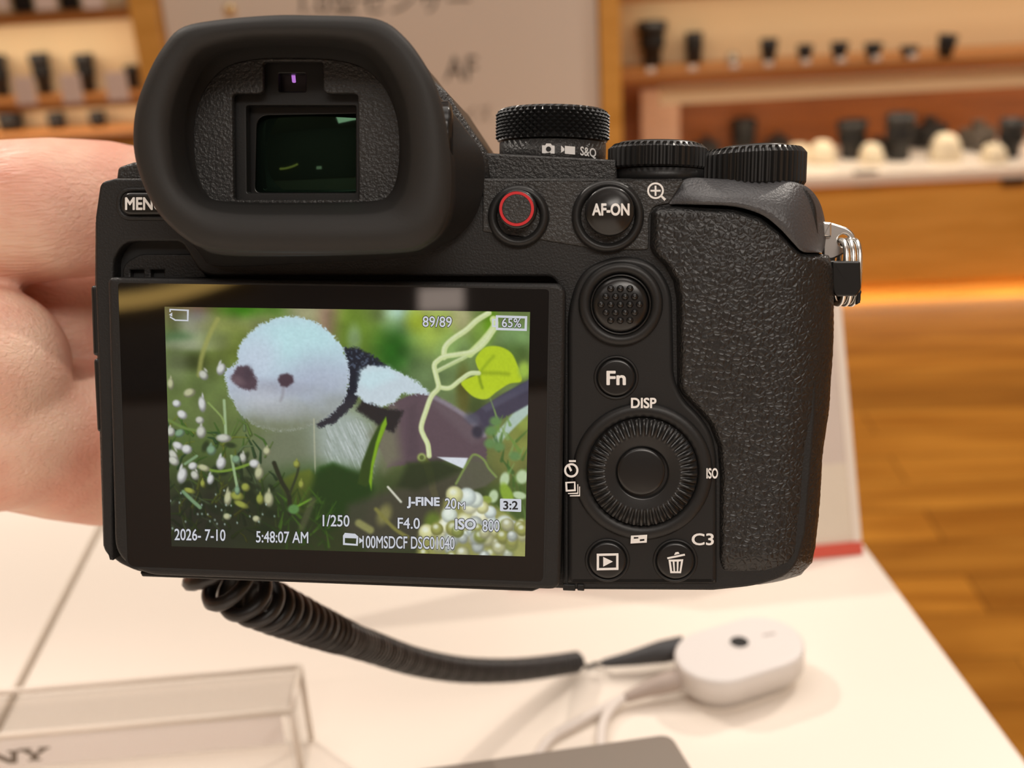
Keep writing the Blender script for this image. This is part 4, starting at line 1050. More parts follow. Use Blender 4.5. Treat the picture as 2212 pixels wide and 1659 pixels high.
for k in range(26): blob(g.uniform(365, 600), g.uniform(1050, 1150), 1.8, 2.6, (170, 188, 180), .5, 0, .7)

# white bead cluster and sprigs at lower right
for k in range(34):
    x, y = g.uniform(1065, 1144), g.uniform(900, 1130); a = g.uniform(-2.4, -.7); l_ = g.uniform(20, 50)
    stroke([(x, y), (x + l_ * math.cos(a), y + l_ * math.sin(a))], g.uniform(4, 9), [(60, 100, 40), (96, 134, 58), (120, 150, 84), (46, 84, 34)][g.integers(4)], 2, .7, 2)
over(poly_mask([(1050, 1060), (1144, 1010), (1144, 1210), (1060, 1210)], 10), (64, 92, 34), .5)
for x, y, rx, ry in [(1090, 1036, 10, 16), (1128, 1030, 13, 15), (1066, 1072, 10, 14), (1122, 1070, 15, 8)]: blob(x, y, rx, ry, (176, 196, 156), .3, .2)
blob(1095, 1068, 12, 26, (128, 158, 50), .3, -.4); blob(1050, 1080, 12, 9, (130, 150, 60), .3)
for x, y in [(1060, 930), (1070, 910), (1058, 958), (1078, 965), (1112, 985)]: blob(x, y, 12, 10, (92, 128, 74), .5)
blob(1032, 932, 12, 14, (44, 44, 58), .5); blob(1020, 905, 16, 12, (74, 76, 92), .6, .5, .8)
beads = [(982, 1068, 15), (1009, 1073, 16), (1027, 1079, 14), (1015, 1091, 15), (1042, 1096, 11), (1059, 1106, 11), (971, 1112, 14), (1037, 1115, 15), (1005, 1126, 16), (1056, 1127, 14), (1090, 1131, 15),
         (922, 1149, 14), (964, 1135, 14), (952, 1148, 12), (981, 1152, 15), (1000, 1146, 14), (1024, 1140, 15), (1030, 1160, 14), (1070, 1140, 14)]
for k in range(46):
    x = g.uniform(905, 1134); y = g.uniform(1130, 1205)
    if y < 1150 - (x - 905) * .2: continue
    beads.append((x, y, g.uniform(8, 14)))
over(poly_mask([(960, 1080), (1010, 1060), (1060, 1090), (1100, 1110), (1144, 1150), (1144, 1210), (900, 1210), (905, 1150), (950, 1125)], 8), (150, 150, 84), .9)
beads = [(x, y, r * 1.22) for x, y, r in beads]
for i, (x, y, r) in enumerate(sorted(beads[:19], key=lambda b: -b[1]) + beads[19:]):
    b = [(210, 220, 206), (222, 222, 186), (206, 206, 150), (204, 216, 210)][(i * 7) % 4]
    if i > 19: b = [v * .88 for v in [(196, 196, 150), (168, 170, 92), (190, 198, 190), (150, 160, 84)][(i * 5) % 4]]
    s_ = .15 if y < 1150 else .4
    blob(x, y + 1, r, r, [v * .76 for v in b], s_); blob(x - 1.5, y - 2, r * .8, r * .78, b, .45); blob(x - 3, y - 5, r * .4, r * .36, (226, 232, 224), .7, 0, .7)
over(sm(1150, 1200, Y) * sm(1060, 1120, X), (168, 170, 110), .35)
IMG *= (0.98 + 0.04 * n3)[..., None]

# grid of the lit area, mapped onto the panel
c00, c10, c11, c01 = (355.5, 662.5), (1145, 674), (1134, 1202), (370.5, 1180)
NXg, NYg = 496, 332
u = np.linspace(0, 1, NXg + 1); v = np.linspace(0, 1, NYg + 1)
def homog(src, dst):
    A = []; B = []
    for (x, y), (X_, Y_) in zip(src, dst):
        A += [[x, y, 1, 0, 0, 0, -X_ * x, -X_ * y], [0, 0, 0, x, y, 1, -Y_ * x, -Y_ * y]]; B += [X_, Y_]
    return np.append(np.linalg.solve(np.array(A), np.array(B)), 1).reshape(3, 3)
HM = homog([(0, 0), (1, 0), (1, 1), (0, 1)], [c00, c10, c11, c01])
UU, VV = np.meshgrid(u, v); q = np.stack([UU, VV, np.ones_like(UU)], -1) @ HM.T
PX, PY = q[..., 0] / q[..., 2], q[..., 1] / q[..., 2]
loc = [L(*c, ZS + 0.05) for c in (c00, c10, c11, c01)]
HL = homog([c00, c10, c11, c01], [(p.x, p.y) for p in loc])
q = np.stack([PX, PY, np.ones_like(PX)], -1) @ HL.T
LX, LY = q[..., 0] / q[..., 2], q[..., 1] / q[..., 2]
fx = np.clip((PX - 350) / ST, 0, X.shape[1] - 1.001); fy = np.clip((PY - 655) / ST, 0, X.shape[0] - 1.001)
ix, iy = fx.astype(int), fy.astype(int); tx, ty = (fx - ix)[..., None], (fy - iy)[..., None]
colr = (IMG[iy, ix] * (1 - tx) + IMG[iy, ix + 1] * tx) * (1 - ty) + (IMG[iy + 1, ix] * (1 - tx) + IMG[iy + 1, ix + 1] * tx) * ty
cs = np.clip(colr / 255, 0, 1); lin = np.where(cs <= .04045, cs / 12.92, ((cs + .055) / 1.055) ** 2.4)
vs = np.stack([LX.ravel(), LY.ravel(), np.full(LX.size, (ZS + 0.05) * .001)], -1)
idx = np.arange(LX.size).reshape(NYg + 1, NXg + 1)
fcs = np.stack([idx[:-1, :-1], idx[1:, :-1], idx[1:, 1:], idx[:-1, 1:]], -1).reshape(-1, 4)
me = bpy.data.meshes.new('display')
me.vertices.add(len(vs)); me.vertices.foreach_set('co', vs.astype(np.float32).ravel())
me.loops.add(fcs.size); me.loops.foreach_set('vertex_index', fcs.astype(np.int32).ravel())
me.polygons.add(len(fcs)); me.polygons.foreach_set('loop_start', np.arange(0, fcs.size, 4, dtype=np.int32)); me.update()
ca = me.color_attributes.new('picture', 'FLOAT_COLOR', 'POINT')
ca.data.foreach_set('color', np.concatenate([lin.reshape(-1, 3), np.ones((LX.size, 1))], 1).astype(np.float32).ravel())
dm = mat('lit_display', (0.003, 0.003, 0.004), 0.04, spec=0.8)
nt = dm.node_tree; at = nt.nodes.new('ShaderNodeAttribute'); at.attribute_name = 'picture'
bs = nt.nodes['Principled BSDF']; nt.links.new(at.outputs['Color'], bs.inputs['Emission Color']); bs.inputs['Emission Strength'].default_value = 1.0
me.materials.append(dm)
tag(link(bpy.data.objects.new('display', me), scr), 'lit playback picture of a white plush bird among leaves and berries')

M['osd'] = emit('display_lettering', s2l((205, 208, 216)), 0.92)
M['osd_dark'] = emit('display_lettering_outline', s2l((34, 34, 34)), 1.0)
for s, bx, bo in [('89/89', (913, 683, 976, 706), .0), ('65%', (1084, 687, 1126, 707), .0), ('J-FINE', (879, 1073, 950, 1098), .03), ('20', (961, 1076, 986, 1099), .01), ('M', (989, 1084, 1005, 1100), 0),
                  ('1/250', (697, 1112, 755, 1137), 0), ('F4.0', (859, 1118, 907, 1142), 0), ('ISO', (983, 1120, 1028, 1144), .03), ('800', (1042, 1123, 1079, 1148), 0),
                  ('2026- 7-10', (377, 1142, 487, 1167), 0), ('5:48:07 AM', (553, 1147, 666, 1172), 0), ('100MSDCF DSC01040', (783, 1157, 982, 1184), 0)]:
    lettering('display_lettering', s, bx, Lf(ZS + 0.07), M['osd'], scr, bold=bo + .012, shadow=M['osd_dark'], slope=0.016, lift=0.012)
def icon(name, loops, z, m, parent, h=0.012, holes_z=None):
    return fill(name, [L2(l, z) for l in loops], z, z + h, m, parent)
zi = ZS + 0.075
icon('card_icon', [[(366, 667), (408, 669), (407, 694), (378, 693), (367, 686), (367, 683), (379, 690), (404, 691), (404, 672), (369, 670), (369, 674), (366, 674)], [(365, 680), (372, 675), (372, 684)]], zi, M['osd'], scr)
icon('battery_icon', [[(1071, 681), (1139, 683), (1138, 715), (1071, 713), (1071, 707), (1063, 706), (1063, 689), (1071, 689)], [(1076, 686), (1134, 688), (1133, 710), (1076, 708)], [(1066, 692), (1070, 692), (1070, 703), (1066, 703)]], zi, M['osd'], scr)
icon('aspect_icon', [fillet([(1080, 1077, 3), (1126, 1078, 3), (1126, 1106, 3), (1080, 1104, 3)])], zi, M['osd'], scr)
lettering('display_lettering', '3:2', (1087, 1082, 1119, 1101), Lf(zi + 0.02), M['osd_dark'], scr, bold=.025, lift=0.01)
icon('folder_icon', [[(741, 1157), (745, 1151), (767, 1153), (774, 1159), (773, 1179), (741, 1177)], [(745, 1162), (770, 1163), (769, 1175), (745, 1173)]], zi, M['osd'], scr)
icon('folder_icon', [[(776, 1161), (785, 1168), (776, 1174)]], zi, M['osd'], scr)

# ---- controls right of the screen
# raised control panel: a teardrop round the joystick flowing into the wheel surround
CPAN = [(1226, 1262, 4), (1226, 665, 60), (1256, 580, 60), (1340, 549, 60), (1414, 566, 50), (1452, 625, 40), (1456, 820, 40), (1478, 866, 30), (1510, 895, 20), (1538, 935, 30), (1549, 985, 20), (1549, 1262, 4)]
prism('control_panel', foutline(CPAN, 1.0), -0.5, 1.0, M['smooth'], cam_root, bevel=0.9, seg=5)
def button(name, cx, cy, r, z, m, dome=0.15, zb=0.0, parent=None, lip=0.35):
    prof = [(r, zb - 0.3), (r, z - lip), (r * 0.985, z - lip * 0.45), (r * 0.94, z - lip * 0.1), (r * 0.86, z)]
    for k in range(1, 6): prof.append((r * 0.86 * (1 - k / 6), z + dome * (1 - (1 - k / 6) ** 2)))
    return lathe_z(name, cx, cy, prof, m, parent or cam_root, 48, z)
def rim(name, cx, cy, ro, ri, z, m, parent=None, zb=-0.3, zin=0.0):
    """torus-like collar"""
    rm = (ro + ri) / 2; h = z - zb; prof = [(ro, zb)]
    for k in range(9):
        a = PI * k / 8
        prof.append((rm + (ro - ri) / 2 * math.cos(a), zb + h * (0.35 + 0.65 * math.sin(a))))
    prof.append((ri, zin))
    return lathe_z(name, cx, cy, prof, m, parent or cam_root, 56, z, flatcap=False)

rim('record_collar', 1119, 467, 67, 46, 1.5, M['smooth'])
rb = button('record_button', 1117, 452, 42, 3.0, M['gloss'], 0.1)
prism('button_top', L2(circ(1116, 451, 31, 40), 3.14), 3.0, 3.16, M['grain'], rb, bevel=0.04)
tag(fill('red_ring', [L2(circ(1116, 451, 37.5, 48), 3.1), L2(circ(1116, 451, 31.5, 48), 3.1)], 3.04, 3.17, M['red'], rb), 'thin red ring round the record button')
rim('focus_collar', 1313, 467, 79, 58, 1.6, M['smooth'])
ab = button('focus_button', 1317, 456, 54, 2.8, M['gloss'], 1.1, lip=0.9)
def domefn(cx, cy, r, z, dome):
    k0 = L(cx, cy, z)
    def fn(X_, Y_, dz=0.0):
        q_ = min(1, math.hypot(X_ - cx, Y_ - cy) / (r * .86)); return L(X_, Y_, z + dome * (1 - q_ * q_) + 0.05 + dz)
    return fn
lettering('focus_lettering', 'AF-ON', (1279, 439, 1360, 466), domefn(1317, 456, 54, 2.8, 1.1), M['print'], ab, bold=0.035, lift=0.03)

# joystick with its dimpled cap
rim('joystick_collar', 1341, 657, 92, 66, 2.3, M['smooth'], zb=0.8, zin=1.0)
rim('joystick_ring', 1341, 658, 67, 60, 2.2, M['gloss'], zb=0.8, zin=1.0)
jp = lathe_z('joystick', 1340, 658, [(60, 1.0), (60, 2.0), (57, 2.5), (50, 2.8), (38, 3.0), (22, 3.1), (8, 3.12)], M['gloss'], cam_root, 48, 2.5)
V, Fc = [], []
kk = pxm(1340, 658, 3)
for j in range(-4, 5):
    for i in range(-4, 5):
        dx, dy = (i + (0.5 if j % 2 else 0)) * 20.5, j * 17.0
        if math.hypot(dx, dy) > 50: continue
        c = L(1340 + dx, 658 + dy, 3.0); zz = 3.05 - 0.35 * (math.hypot(dx, dy) / 50) ** 3
        v_, f_ = [], []
        for r, (rr, hh) in enumerate([(8.8, 0), (7.6, .32), (4.5, .62), (1.2, .72)]):
            for q_ in range(10):
                a = 2 * PI * q_ / 10; v_.append((c.x + rr * kk * math.cos(a), c.y + rr * kk * math.sin(a), (zz - .1 + hh) * .001))
        for r in range(3):
            for q_ in range(10): f_.append((r * 10 + q_, r * 10 + (q_ + 1) % 10, r * 10 + 10 + (q_ + 1) % 10, r * 10 + 10 + q_))
        f_.append(tuple(range(30, 40))); join_into(V, Fc, v_, f_)
mesh('studs', V, Fc, M['gloss'], jp)

# function, playback and delete buttons
for nm, cx, cy in (('function_button', 1331, 816), ('playback_button', 1312, 1211), ('delete_button', 1459, 1212)):
    rim(nm.split('_')[0] + '_collar', cx, cy, 49, 41, 1.35, M['smooth'], zb=0.8, zin=0.9)
    b_ = button(nm, cx, cy, 40, 2.1, M['gloss'], 0.12, 0.8)
    zt = 2.28
    if nm[0] == 'f': lettering('function_lettering', 'Fn', (1310, 801, 1352, 832), Lf(zt), M['print'], b_, bold=0.03, lift=0.02)
    elif nm[0] == 'p':
        icon('playback_icon', [[(1289, 1196), (1336, 1195), (1336, 1231), (1289, 1232)], [(1294, 1201), (1331, 1200), (1331, 1226), (1294, 1227)]], zt, M['print'], b_, .03)
        icon('playback_icon', [[(1303, 1203), (1324, 1213), (1303, 1224)]], zt, M['print'], b_, .03)
    else:
        icon('delete_icon', [[(1441, 1204), (1479, 1196), (1480, 1200), (1442, 1208)], [(1456, 1199), (1459, 1193), (1465, 1192), (1468, 1196)]], zt, M['print'], b_, .03)
        icon('delete_icon', [[(1444, 1209), (1476, 1208), (1471, 1238), (1448, 1238)], [(1449, 1213), (1453, 1213), (1455, 1234), (1452, 1234)], [(1457, 1213), (1462, 1213), (1462, 1234), (1458, 1234)], [(1466, 1213), (1471, 1212), (1468, 1234), (1465, 1234)]], zt, M['print'], b_, .03)

# control wheel
wx, wy = 1388, 1021
rim('wheel_surround', wx, wy, 152, 120, 1.9, M['smooth'], zb=0.6, zin=0.7)
def ribs(ri, i, r, z):
    n = i % 4
    if ri in (2, 3, 4): return r, z + (0.85 if n == 0 else 0.2 if n in (1, 3) else -0.6) * (1, .9, .3)[ri - 2]
    return r, z
cw = lathe_z('control_wheel', wx, wy, [(119, 0.6), (119, 1.5), (116, 1.9), (100, 2.2), (86, 2.3), (82, 2.35), (79, 2.3), (60, 2.2), (56, 2.1), (54, 1.6)], M['dial'], cam_root, 176, 2.0, smooth=True, mod=ribs)
button('center_button', wx - 3, wy - 2, 52, 2.9, M['gloss'], 0.25, 1.4, cw, lip=0.4)

# printed marks on the rear
zp = 1.95
lettering('printed_marking', 'DISP', (1363, 859, 1418, 882), Lf(zp), M['print'], cam_root, bold=0.03, lift=0.03)
lettering('printed_marking', 'ISO', (1526, 1011, 1551, 1034), Lf(zp), M['print'], cam_root, bold=0.03, lift=0.03)
lettering('printed_marking', 'C3', (1494, 1152, 1542, 1178), Lf(1.05), M['print'], cam_root, bold=0.02, lift=0.03)
icon('printed_marking', [[(1363, 1157), (1398, 1155), (1397, 1172), (1362, 1174)], [(1369, 1160), (1379, 1160), (1379, 1163), (1369, 1164)], [(1382, 1165), (1392, 1164), (1392, 1168), (1382, 1169)]], zp, M['print'], cam_root, .04)
# timer and burst icons
fill('printed_marking', [L2(circ(1234, 1016, 15.5, 32), 1.88), L2(circ(1234, 1016, 11, 32), 1.88)], 1.86, 1.9, M['print'], cam_root)
fill('printed_marking', [L2([(1232, 1019), (1225, 1004), (1229, 1002), (1236, 1016)], 1.9)], 1.9, 1.94, M['print'], cam_root)
fill('printed_marking', [L2(rect(1229, 994, 1244, 998), 1.9)], 1.9, 1.94, M['print'], cam_root)
icon('printed_marking', [[(1221, 1041), (1243, 1040), (1244, 1061), (1222, 1062)], [(1225, 1044), (1240, 1043), (1240, 1057), (1226, 1058)]], 1.88, M['print'], cam_root, .04)
icon('printed_marking', [[(1227, 1065), (1247, 1064), (1247, 1046), (1249, 1046), (1249, 1067), (1227, 1067)]], 1.88, M['print'], cam_root, .04)
icon('printed_marking', [[(1231, 1070), (1251, 1069), (1251, 1051), (1253, 1051), (1253, 1072), (1231, 1072)]], 1.88, M['print'], cam_root, .04)
# magnifier
zz = 0.42
fill('printed_marking', [L2(circ(1416, 412, 18, 32), zz), L2(circ(1416, 412, 14, 32), zz)], zz, zz + .04, M['print'], cam_root)
icon('printed_marking', [[(1405, 410), (1414, 410), (1414, 401), (1418, 401), (1418, 410), (1427, 410), (1427, 414), (1418, 414), (1418, 423), (1414, 423), (1414, 414), (1405, 414)]], zz, M['print'], cam_root, .04)
icon('printed_marking', [[(1427, 425), (1430, 422), (1439, 430), (1435, 434)]], zz, M['print'], cam_root, .04)

# ---- thumb rest and leather grip
LE = [(1406, 460), (1410, 450), (1424, 446), (1505, 445), (1583, 449), (1641, 466), (1680, 495), (1711, 527), (1731, 545), (1774, 548), (1790, 552), (1799, 575)]
def right_edge(y):
    return float(np.interp(y, [440, 480, 530, 575, 610, 724, 770, 886, 982, 1079, 1175, 1214, 1243, 1257, 1263], [1782, 1788, 1794, 1799, 1801, 1801, 1799, 1791, 1777, 1772, 1762, 1755, 1729, 1680, 1640]))
def left_edge(y):
    return float(np.interp(y, [445, 460, 534, 548, 572, 606, 645, 833, 852, 881, 915, 963, 1030, 1263], [1424, 1406, 1404, 1410, 1434, 1454, 1461, 1463, 1473, 1502, 1531, 1550, 1555, 1554]))
def top_edge(x):
    return float(np.interp(x, [p[0] for p in LE], [p[1] for p in LE]))
V, Fc = [], []
NR, NC = 190, 96
yy0, yy1 = 445.0, 1263.0
for j in range(NR + 1):
    y = yy0 + (yy1 - yy0) * j / NR
    xl, xr = left_edge(y), right_edge(y)
    for i in range(NC + 1):
        t = i / NC
        x = xl + (xr - xl) * (1 - (1 - t) ** 1.35)
        yq = max(y, top_edge(x))
        e = min((x - xl) / 14.0, (yq - top_edge(x)) / 14.0 + 0.02, (1263 - yq) / 12.0 + .02); e = max(0, min(1, e))
        rr = max(0.0, (x - (right_edge(yq) - 105)) / 105.0)
        bulge = 1.9 * math.exp(-((x - 1560) / 190.0) ** 2 - ((yq - 640) / 260.0) ** 2)
        z = 0.1 + 1.1 * (1 - (1 - e) ** 2) + bulge * e - 6.5 * (1 - math.sqrt(max(0, 1 - min(1, rr) ** 2)))
        pb = max(0.0, (yq - 1190) / 73.0); z -= 3.5 * pb * pb
        p = L(x, yq, z)
        w_ = Vector((p.x, p.y, p.z)) * 1150
        d = mnoise.voronoi(w_ + mnoise.noise_vector(w_ * .6) * .8)[0]
        z2 = (0.15 * (0.5 - min(0.8, d[0])) * e)
        V.append((p.x + (z2 * .001 * min(1, rr)), p.y, p.z + z2 * .001))
for j in range(NR):
    for i in range(NC):
        a = j * (NC + 1) + i; Fc.append((a, a + 1, a + NC + 2, a + NC + 1))
# wrap the outer edge round towards the front of the grip
base = len(V)
for s, (dx, dz) in enumerate([(0.0, -6), (-0.8, -14), (-2.5, -24), (-6, -34)]):
    for j in range(NR + 1):
        q_ = V[j * (NC + 1) + NC]; V.append((q_[0] + dx * .001, q_[1], q_[2] + dz * .001))
for s in range(4):
    for j in range(NR):
        if s == 0: a, b = j * (NC + 1) + NC, (j + 1) * (NC + 1) + NC
        else: a, b = base + (s - 1) * (NR + 1) + j, base + (s - 1) * (NR + 1) + j + 1
        c, d = base + s * (NR + 1) + j, base + s * (NR + 1) + j + 1
        Fc.append((a, c, d, b))
tag(mesh('grip_leather', V, Fc, M['leather'], cam_root), 'pebbled black leatherette of the grip')
TH = [(1446, 440), (1476, 389), (1560, 388), (1640, 389), (1700, 391), (1740, 402), (1764, 424), (1778, 458), (1784, 500), (1782, 530), (1774, 545), (1731, 542), (1713, 523), (1683, 491), (1644, 462), (1585, 445), (1505, 441)]
V, Fc = [], []
NU, NV = 60, 18
top = [(p.x, p.y) for p in spline([(1446, 440), (1478, 388), (1560, 387), (1640, 388), (1702, 391), (1742, 403), (1766, 428), (1779, 462), (1785, 505), (1782, 530), (1776, 546)], NU + 1, False)]
bot = [(p.x, p.y) for p in spline([(1447, 441), (1505, 442), (1585, 446), (1644, 463), (1683, 492), (1713, 524), (1733, 543), (1760, 546), (1775, 546.5)], NU + 1, False)]
for j in range(NV + 1):
    s = j / NV
    for i in range(NU + 1):
        x = top[i][0] * (1 - s) + bot[i][0] * s; y = top[i][1] * (1 - s) + bot[i][1] * s
        rr = max(0, (x - 1690) / 100.0)
        z = -3.2 + 5.6 * math.sin(min(1, s * 1.02) * PI / 2) ** 0.9 - 0.5 * max(0, (s - .85) / .15) ** 2 - 7.0 * min(1, rr) ** 2 * (1 - .3 * s)
        if i < 12: q9 = (i / 12) ** 2 * (3 - 2 * i / 12); z = z * q9 + 0.35 * (1 - q9)
        p = L(x, y, z); V.append(tuple(p))
for j in range(NV):
    for i in range(NU):
        a = j * (NU + 1) + i; Fc.append((a, a + 1, a + NU + 2, a + NU + 1))
base = len(V)
for i in range(NU + 1): q_ = V[i]; V.append((q_[0], q_[1] - .0004, q_[2] - .014))
for i in range(NU): Fc.append((i, i + 1, base + i + 1, base + i))
tag(mesh('thumb_rest', V, Fc, M['litpaint'], cam_root), 'speckled shoulder above the grip, coloured lighter for the light it catches')

# ---- dials on the top plate (axes along the body's own up direction)
def dial_y(name, cx, ztop_px, zbot_px, r, zax, kind, m, parent=None, nrib=56, slant=0.0, cap=True):
    """cx, top and bottom pixel rows are read at the nearest point of the dial"""
    zf_ = zax + r
    pt, pb = L(cx, ztop_px, zf_), L(cx, zbot_px, zf_)
    y1, y0 = pt.y, pb.y; x0 = pt.x; V, Fc = [], []
    R_ = r * .001
    def put(a, rad, y): V.append((x0 + rad * math.sin(a), y + slant * rad * math.sin(a), zax * .001 + rad * math.cos(a)))
    if kind == 'diamond':
        nc, nr = 90, 9; rows = nr + 1
        for j in range(rows):
            for i in range(nc):
                pk = (i + j) % 2 == 0
                put(2 * PI * i / nc, R_ + (0.0004 if pk and 0 < j < nr else -0.0004 if not pk else 0), y0 + (y1 - y0) * j / nr)
        for j in range(rows - 1):
            for i in range(nc):
                k = (i + 1) % nc; a, b, c, d = j * nc + i, j * nc + k, (j + 1) * nc + k, (j + 1) * nc + i
                if (i + j) % 2 == 0: Fc += [(a, b, d), (b, c, d)]
                else: Fc += [(a, b, c), (a, c, d)]
    elif kind == 'rib':
        nc = nrib * 4; prof = [(y0, -.0003), (y0 + (y1 - y0) * .08, 0), (y0 + (y1 - y0) * .90, 0), (y1, -.0005)]; rows = 4
        for j, (y, off) in enumerate(prof):
            for i in range(nc):
                put(2 * PI * i / nc, R_ + off + (0.00022 if i % 4 in (0, 1) else -0.00028), y)
        for j in range(rows - 1):
            for i in range(nc):
                k = (i + 1) % nc; Fc.append((j * nc + i, j * nc + k, (j + 1) * nc + k, (j + 1) * nc + i))
    else:
        nc, rows = 72, 2
        for j, y in enumerate((y0, y1)):
            for i in range(nc): put(2 * PI * i / nc, R_, y)
        for i in range(nc):
            k = (i + 1) % nc; Fc.append((i, k, nc + k, nc + i))
    Fc.append(tuple(range(nc))); b = (rows - 1) * nc
    # chamfered crown
    if cap:
        s = len(V)
        for i in range(nc): put(2 * PI * i / nc, R_ - .0007, y1 + .0004)
        for i in range(nc): k = (i + 1) % nc; Fc.append((b + i, b + k, s + k, s + i))
        Fc.append(tuple(range(s, s + nc)))
    else: Fc.append(tuple(range(b, b + nc)))
    return mesh(name, V, Fc, m, parent or cam_root, kind == 'plain')
zA = -19.0; rA = 10.1
md = dial_y('mode_dial', 1189, 228, 294, rA, zA, 'diamond', M['dial'])
mb_ = dial_y('mode_dial_base', 1189, 299, 360, rA * .965, zA, 'plain', M['grain'], md, cap=False)
def cylmap(cx, r, zax):
    c = L(cx, 320, zax + r)
    def fn(X_, Y_, dz=0.0):
        p = L(X_, Y_, zax + r); s = (p.x - c.x) / (r * .001); s = max(-.98, min(.98, s)); a = math.asin(s)
        # photo rows are read where they show, so follow the drum's drop towards its side
        d_ = r * (1 - math.cos(a)); p2 = L(X_, Y_, zax + r - d_)
        s = max(-.98, min(.98, (p2.x - c.x) / (r * .001))); a = math.asin(s); rr = (r + .03 + dz) * .001
        return Vector((c.x + rr * math.sin(a), p2.y, zax * .001 + rr * math.cos(a)))
    return fn
cf = cylmap(1189, rA * .965, zA)
def icon_on(name, polys, fn, m, parent):
    V, Fc = [], []
    for pl in polys:
        b = len(V); V += [fn(x, y, .02) for x, y in pl]; Fc.append(tuple(range(b, b + len(pl))))
    return mesh(name, V, Fc, m, parent, False)
lettering('dial_lettering', 'S&Q', (1253, 316, 1287, 339), cf, M['print'], mb_, bold=.02, slope=.14, lift=.03)
icon_on('still_icon', [[(1171, 314), (1178, 314), (1180, 310), (1190, 310), (1192, 314), (1198, 315), (1198, 332), (1171, 331)]], cf, M['print'], mb_)
icon_on('still_icon_lens', [circ(1185, 322, 5.5, 20)], lambda x, y, d: cf(x, y, .05), M['deep'], mb_)
icon_on('movie_icon', [[(1220, 315), (1242, 317), (1242, 334), (1220, 332)], [(1212, 314), (1219, 321), (1219, 325), (1212, 330)]], cf, M['print'], mb_)
rd = dial_y('rear_dial', 1427, 308, 358, 8.45, -10.5, 'rib', M['dial'], nrib=44)
dial_y('dial_base', 1430, 361, 392, 8.1, -10.5, 'plain', M['smooth'], rd, cap=False)
dial_y('dial_cap', 1427, 304.5, 308, 7.4, -10.5, 'plain', M['dial'], rd)
ed = dial_y('exposure_dial', 1641, 318, 398, 9.1, -11.0, 'rib', M['dial'], nrib=48, slant=0.05)
dial_y('dial_cap', 1641, 313, 318, 6.0, -11.0, 'plain', M['dial'], ed, slant=0.05)

# ---- strap lug, split ring and its black keeper
lug = fill('strap_lug', [foutline([(1778, 480, 4), (1798, 481, 4), (1834, 493, 10), (1849, 508, 14), (1848, 532, 14), (1830, 545, 10), (1800, 560, 6), (1778, 560, 2)], -9), L2(circ(1823, 519, 13, 24), -9)], -10.2, -9.0, M['chrome'], cam_root, bevel=0.0003)
prism('lug_post', foutline([(1776, 478, 3), (1797, 480, 3), (1797, 512, 3), (1776, 512, 3)], -8), -11, -8, M['chrome'], lug, bevel=0.4)
kz = -9.5; c = L(1826, 588, kz); kx = pxm(1826, 588, kz)
V, Fc = [], []
for k, xo in enumerate((-14, 0, 14)):
    pts = []
    for i in range(41):
        a = 2 * PI * i / 40; ry, rz = 70 * kx, 3.4e-3
        ca_, sa = math.cos(a), math.sin(a)
        py_ = math.copysign(abs(sa) ** 0.75, sa) * ry; pz = math.copysign(abs(ca_) ** 0.75, ca_) * rz
        pts.append((c.x + xo * kx + pz * .15, c.y + py_, c.z + pz))
    v_, f_ = tube('', pts, 6.2 * kx, None, build=False, cap=False, seg=8); join_into(V, Fc, v_, f_)
sr = mesh('split_ring', V, Fc, M['chrome'], lug)
def keeper():
    k0 = L(1829, 595, -4); V_ = []
    o = foutline([(1798, 564, 4), (1859, 564, 5), (1861, 625, 16), (1850, 640, 6), (1806, 640, 6), (1799, 625, 8)], -4.5)
    return prism('ring_keeper', o, -14.5, -4.6, M['gloss'], cam_root, bevel=0.3)
kp = keeper(); tag(kp, 'black plastic keeper round the strap ring')
for xo in (1853,):
    prism('keeper_cheek', foutline([(xo - 5, 628, 2), (xo + 8, 622, 3), (xo + 8, 652, 8), (xo - 2, 660, 5)], -6), -13, -6, M['rubber'], kp, bevel=0.6)
# front side: lens barrel held by the hand
lc = L(690, 790, -30)
V, Fc = [], []
prof = [(-30, 30.5), (-34, 30.5), (-35, 29), (-52, 29), (-53, 30.5), (-74, 30.5), (-75, 29.5), (-92, 31), (-93, 27), (-88, 25), (-84, 4)]
for z, r in prof:
    for i in range(64):
        a = 2 * PI * i / 64; V.append((lc.x + r * .001 * math.cos(a), lc.y + r * .001 * math.sin(a), z * .001))
for r in range(len(prof) - 1):
    for i in range(64):
        j = (i + 1) % 64; Fc.append((r * 64 + i, r * 64 + j, (r + 1) * 64 + j, (r + 1) * 64 + i))
Fc.append(tuple(range((len(prof) - 1) * 64, len(prof) * 64)))
mesh('lens_barrel', V, Fc, M['smooth'], cam_root)
# front grip
prism('front_grip', foutline([(1560, 420, 40), (1780, 430, 60), (1775, 1180, 60), (1560, 1250, 40)], -30), -58, -29, M['leather'], cam_root, bevel=7, seg=6)

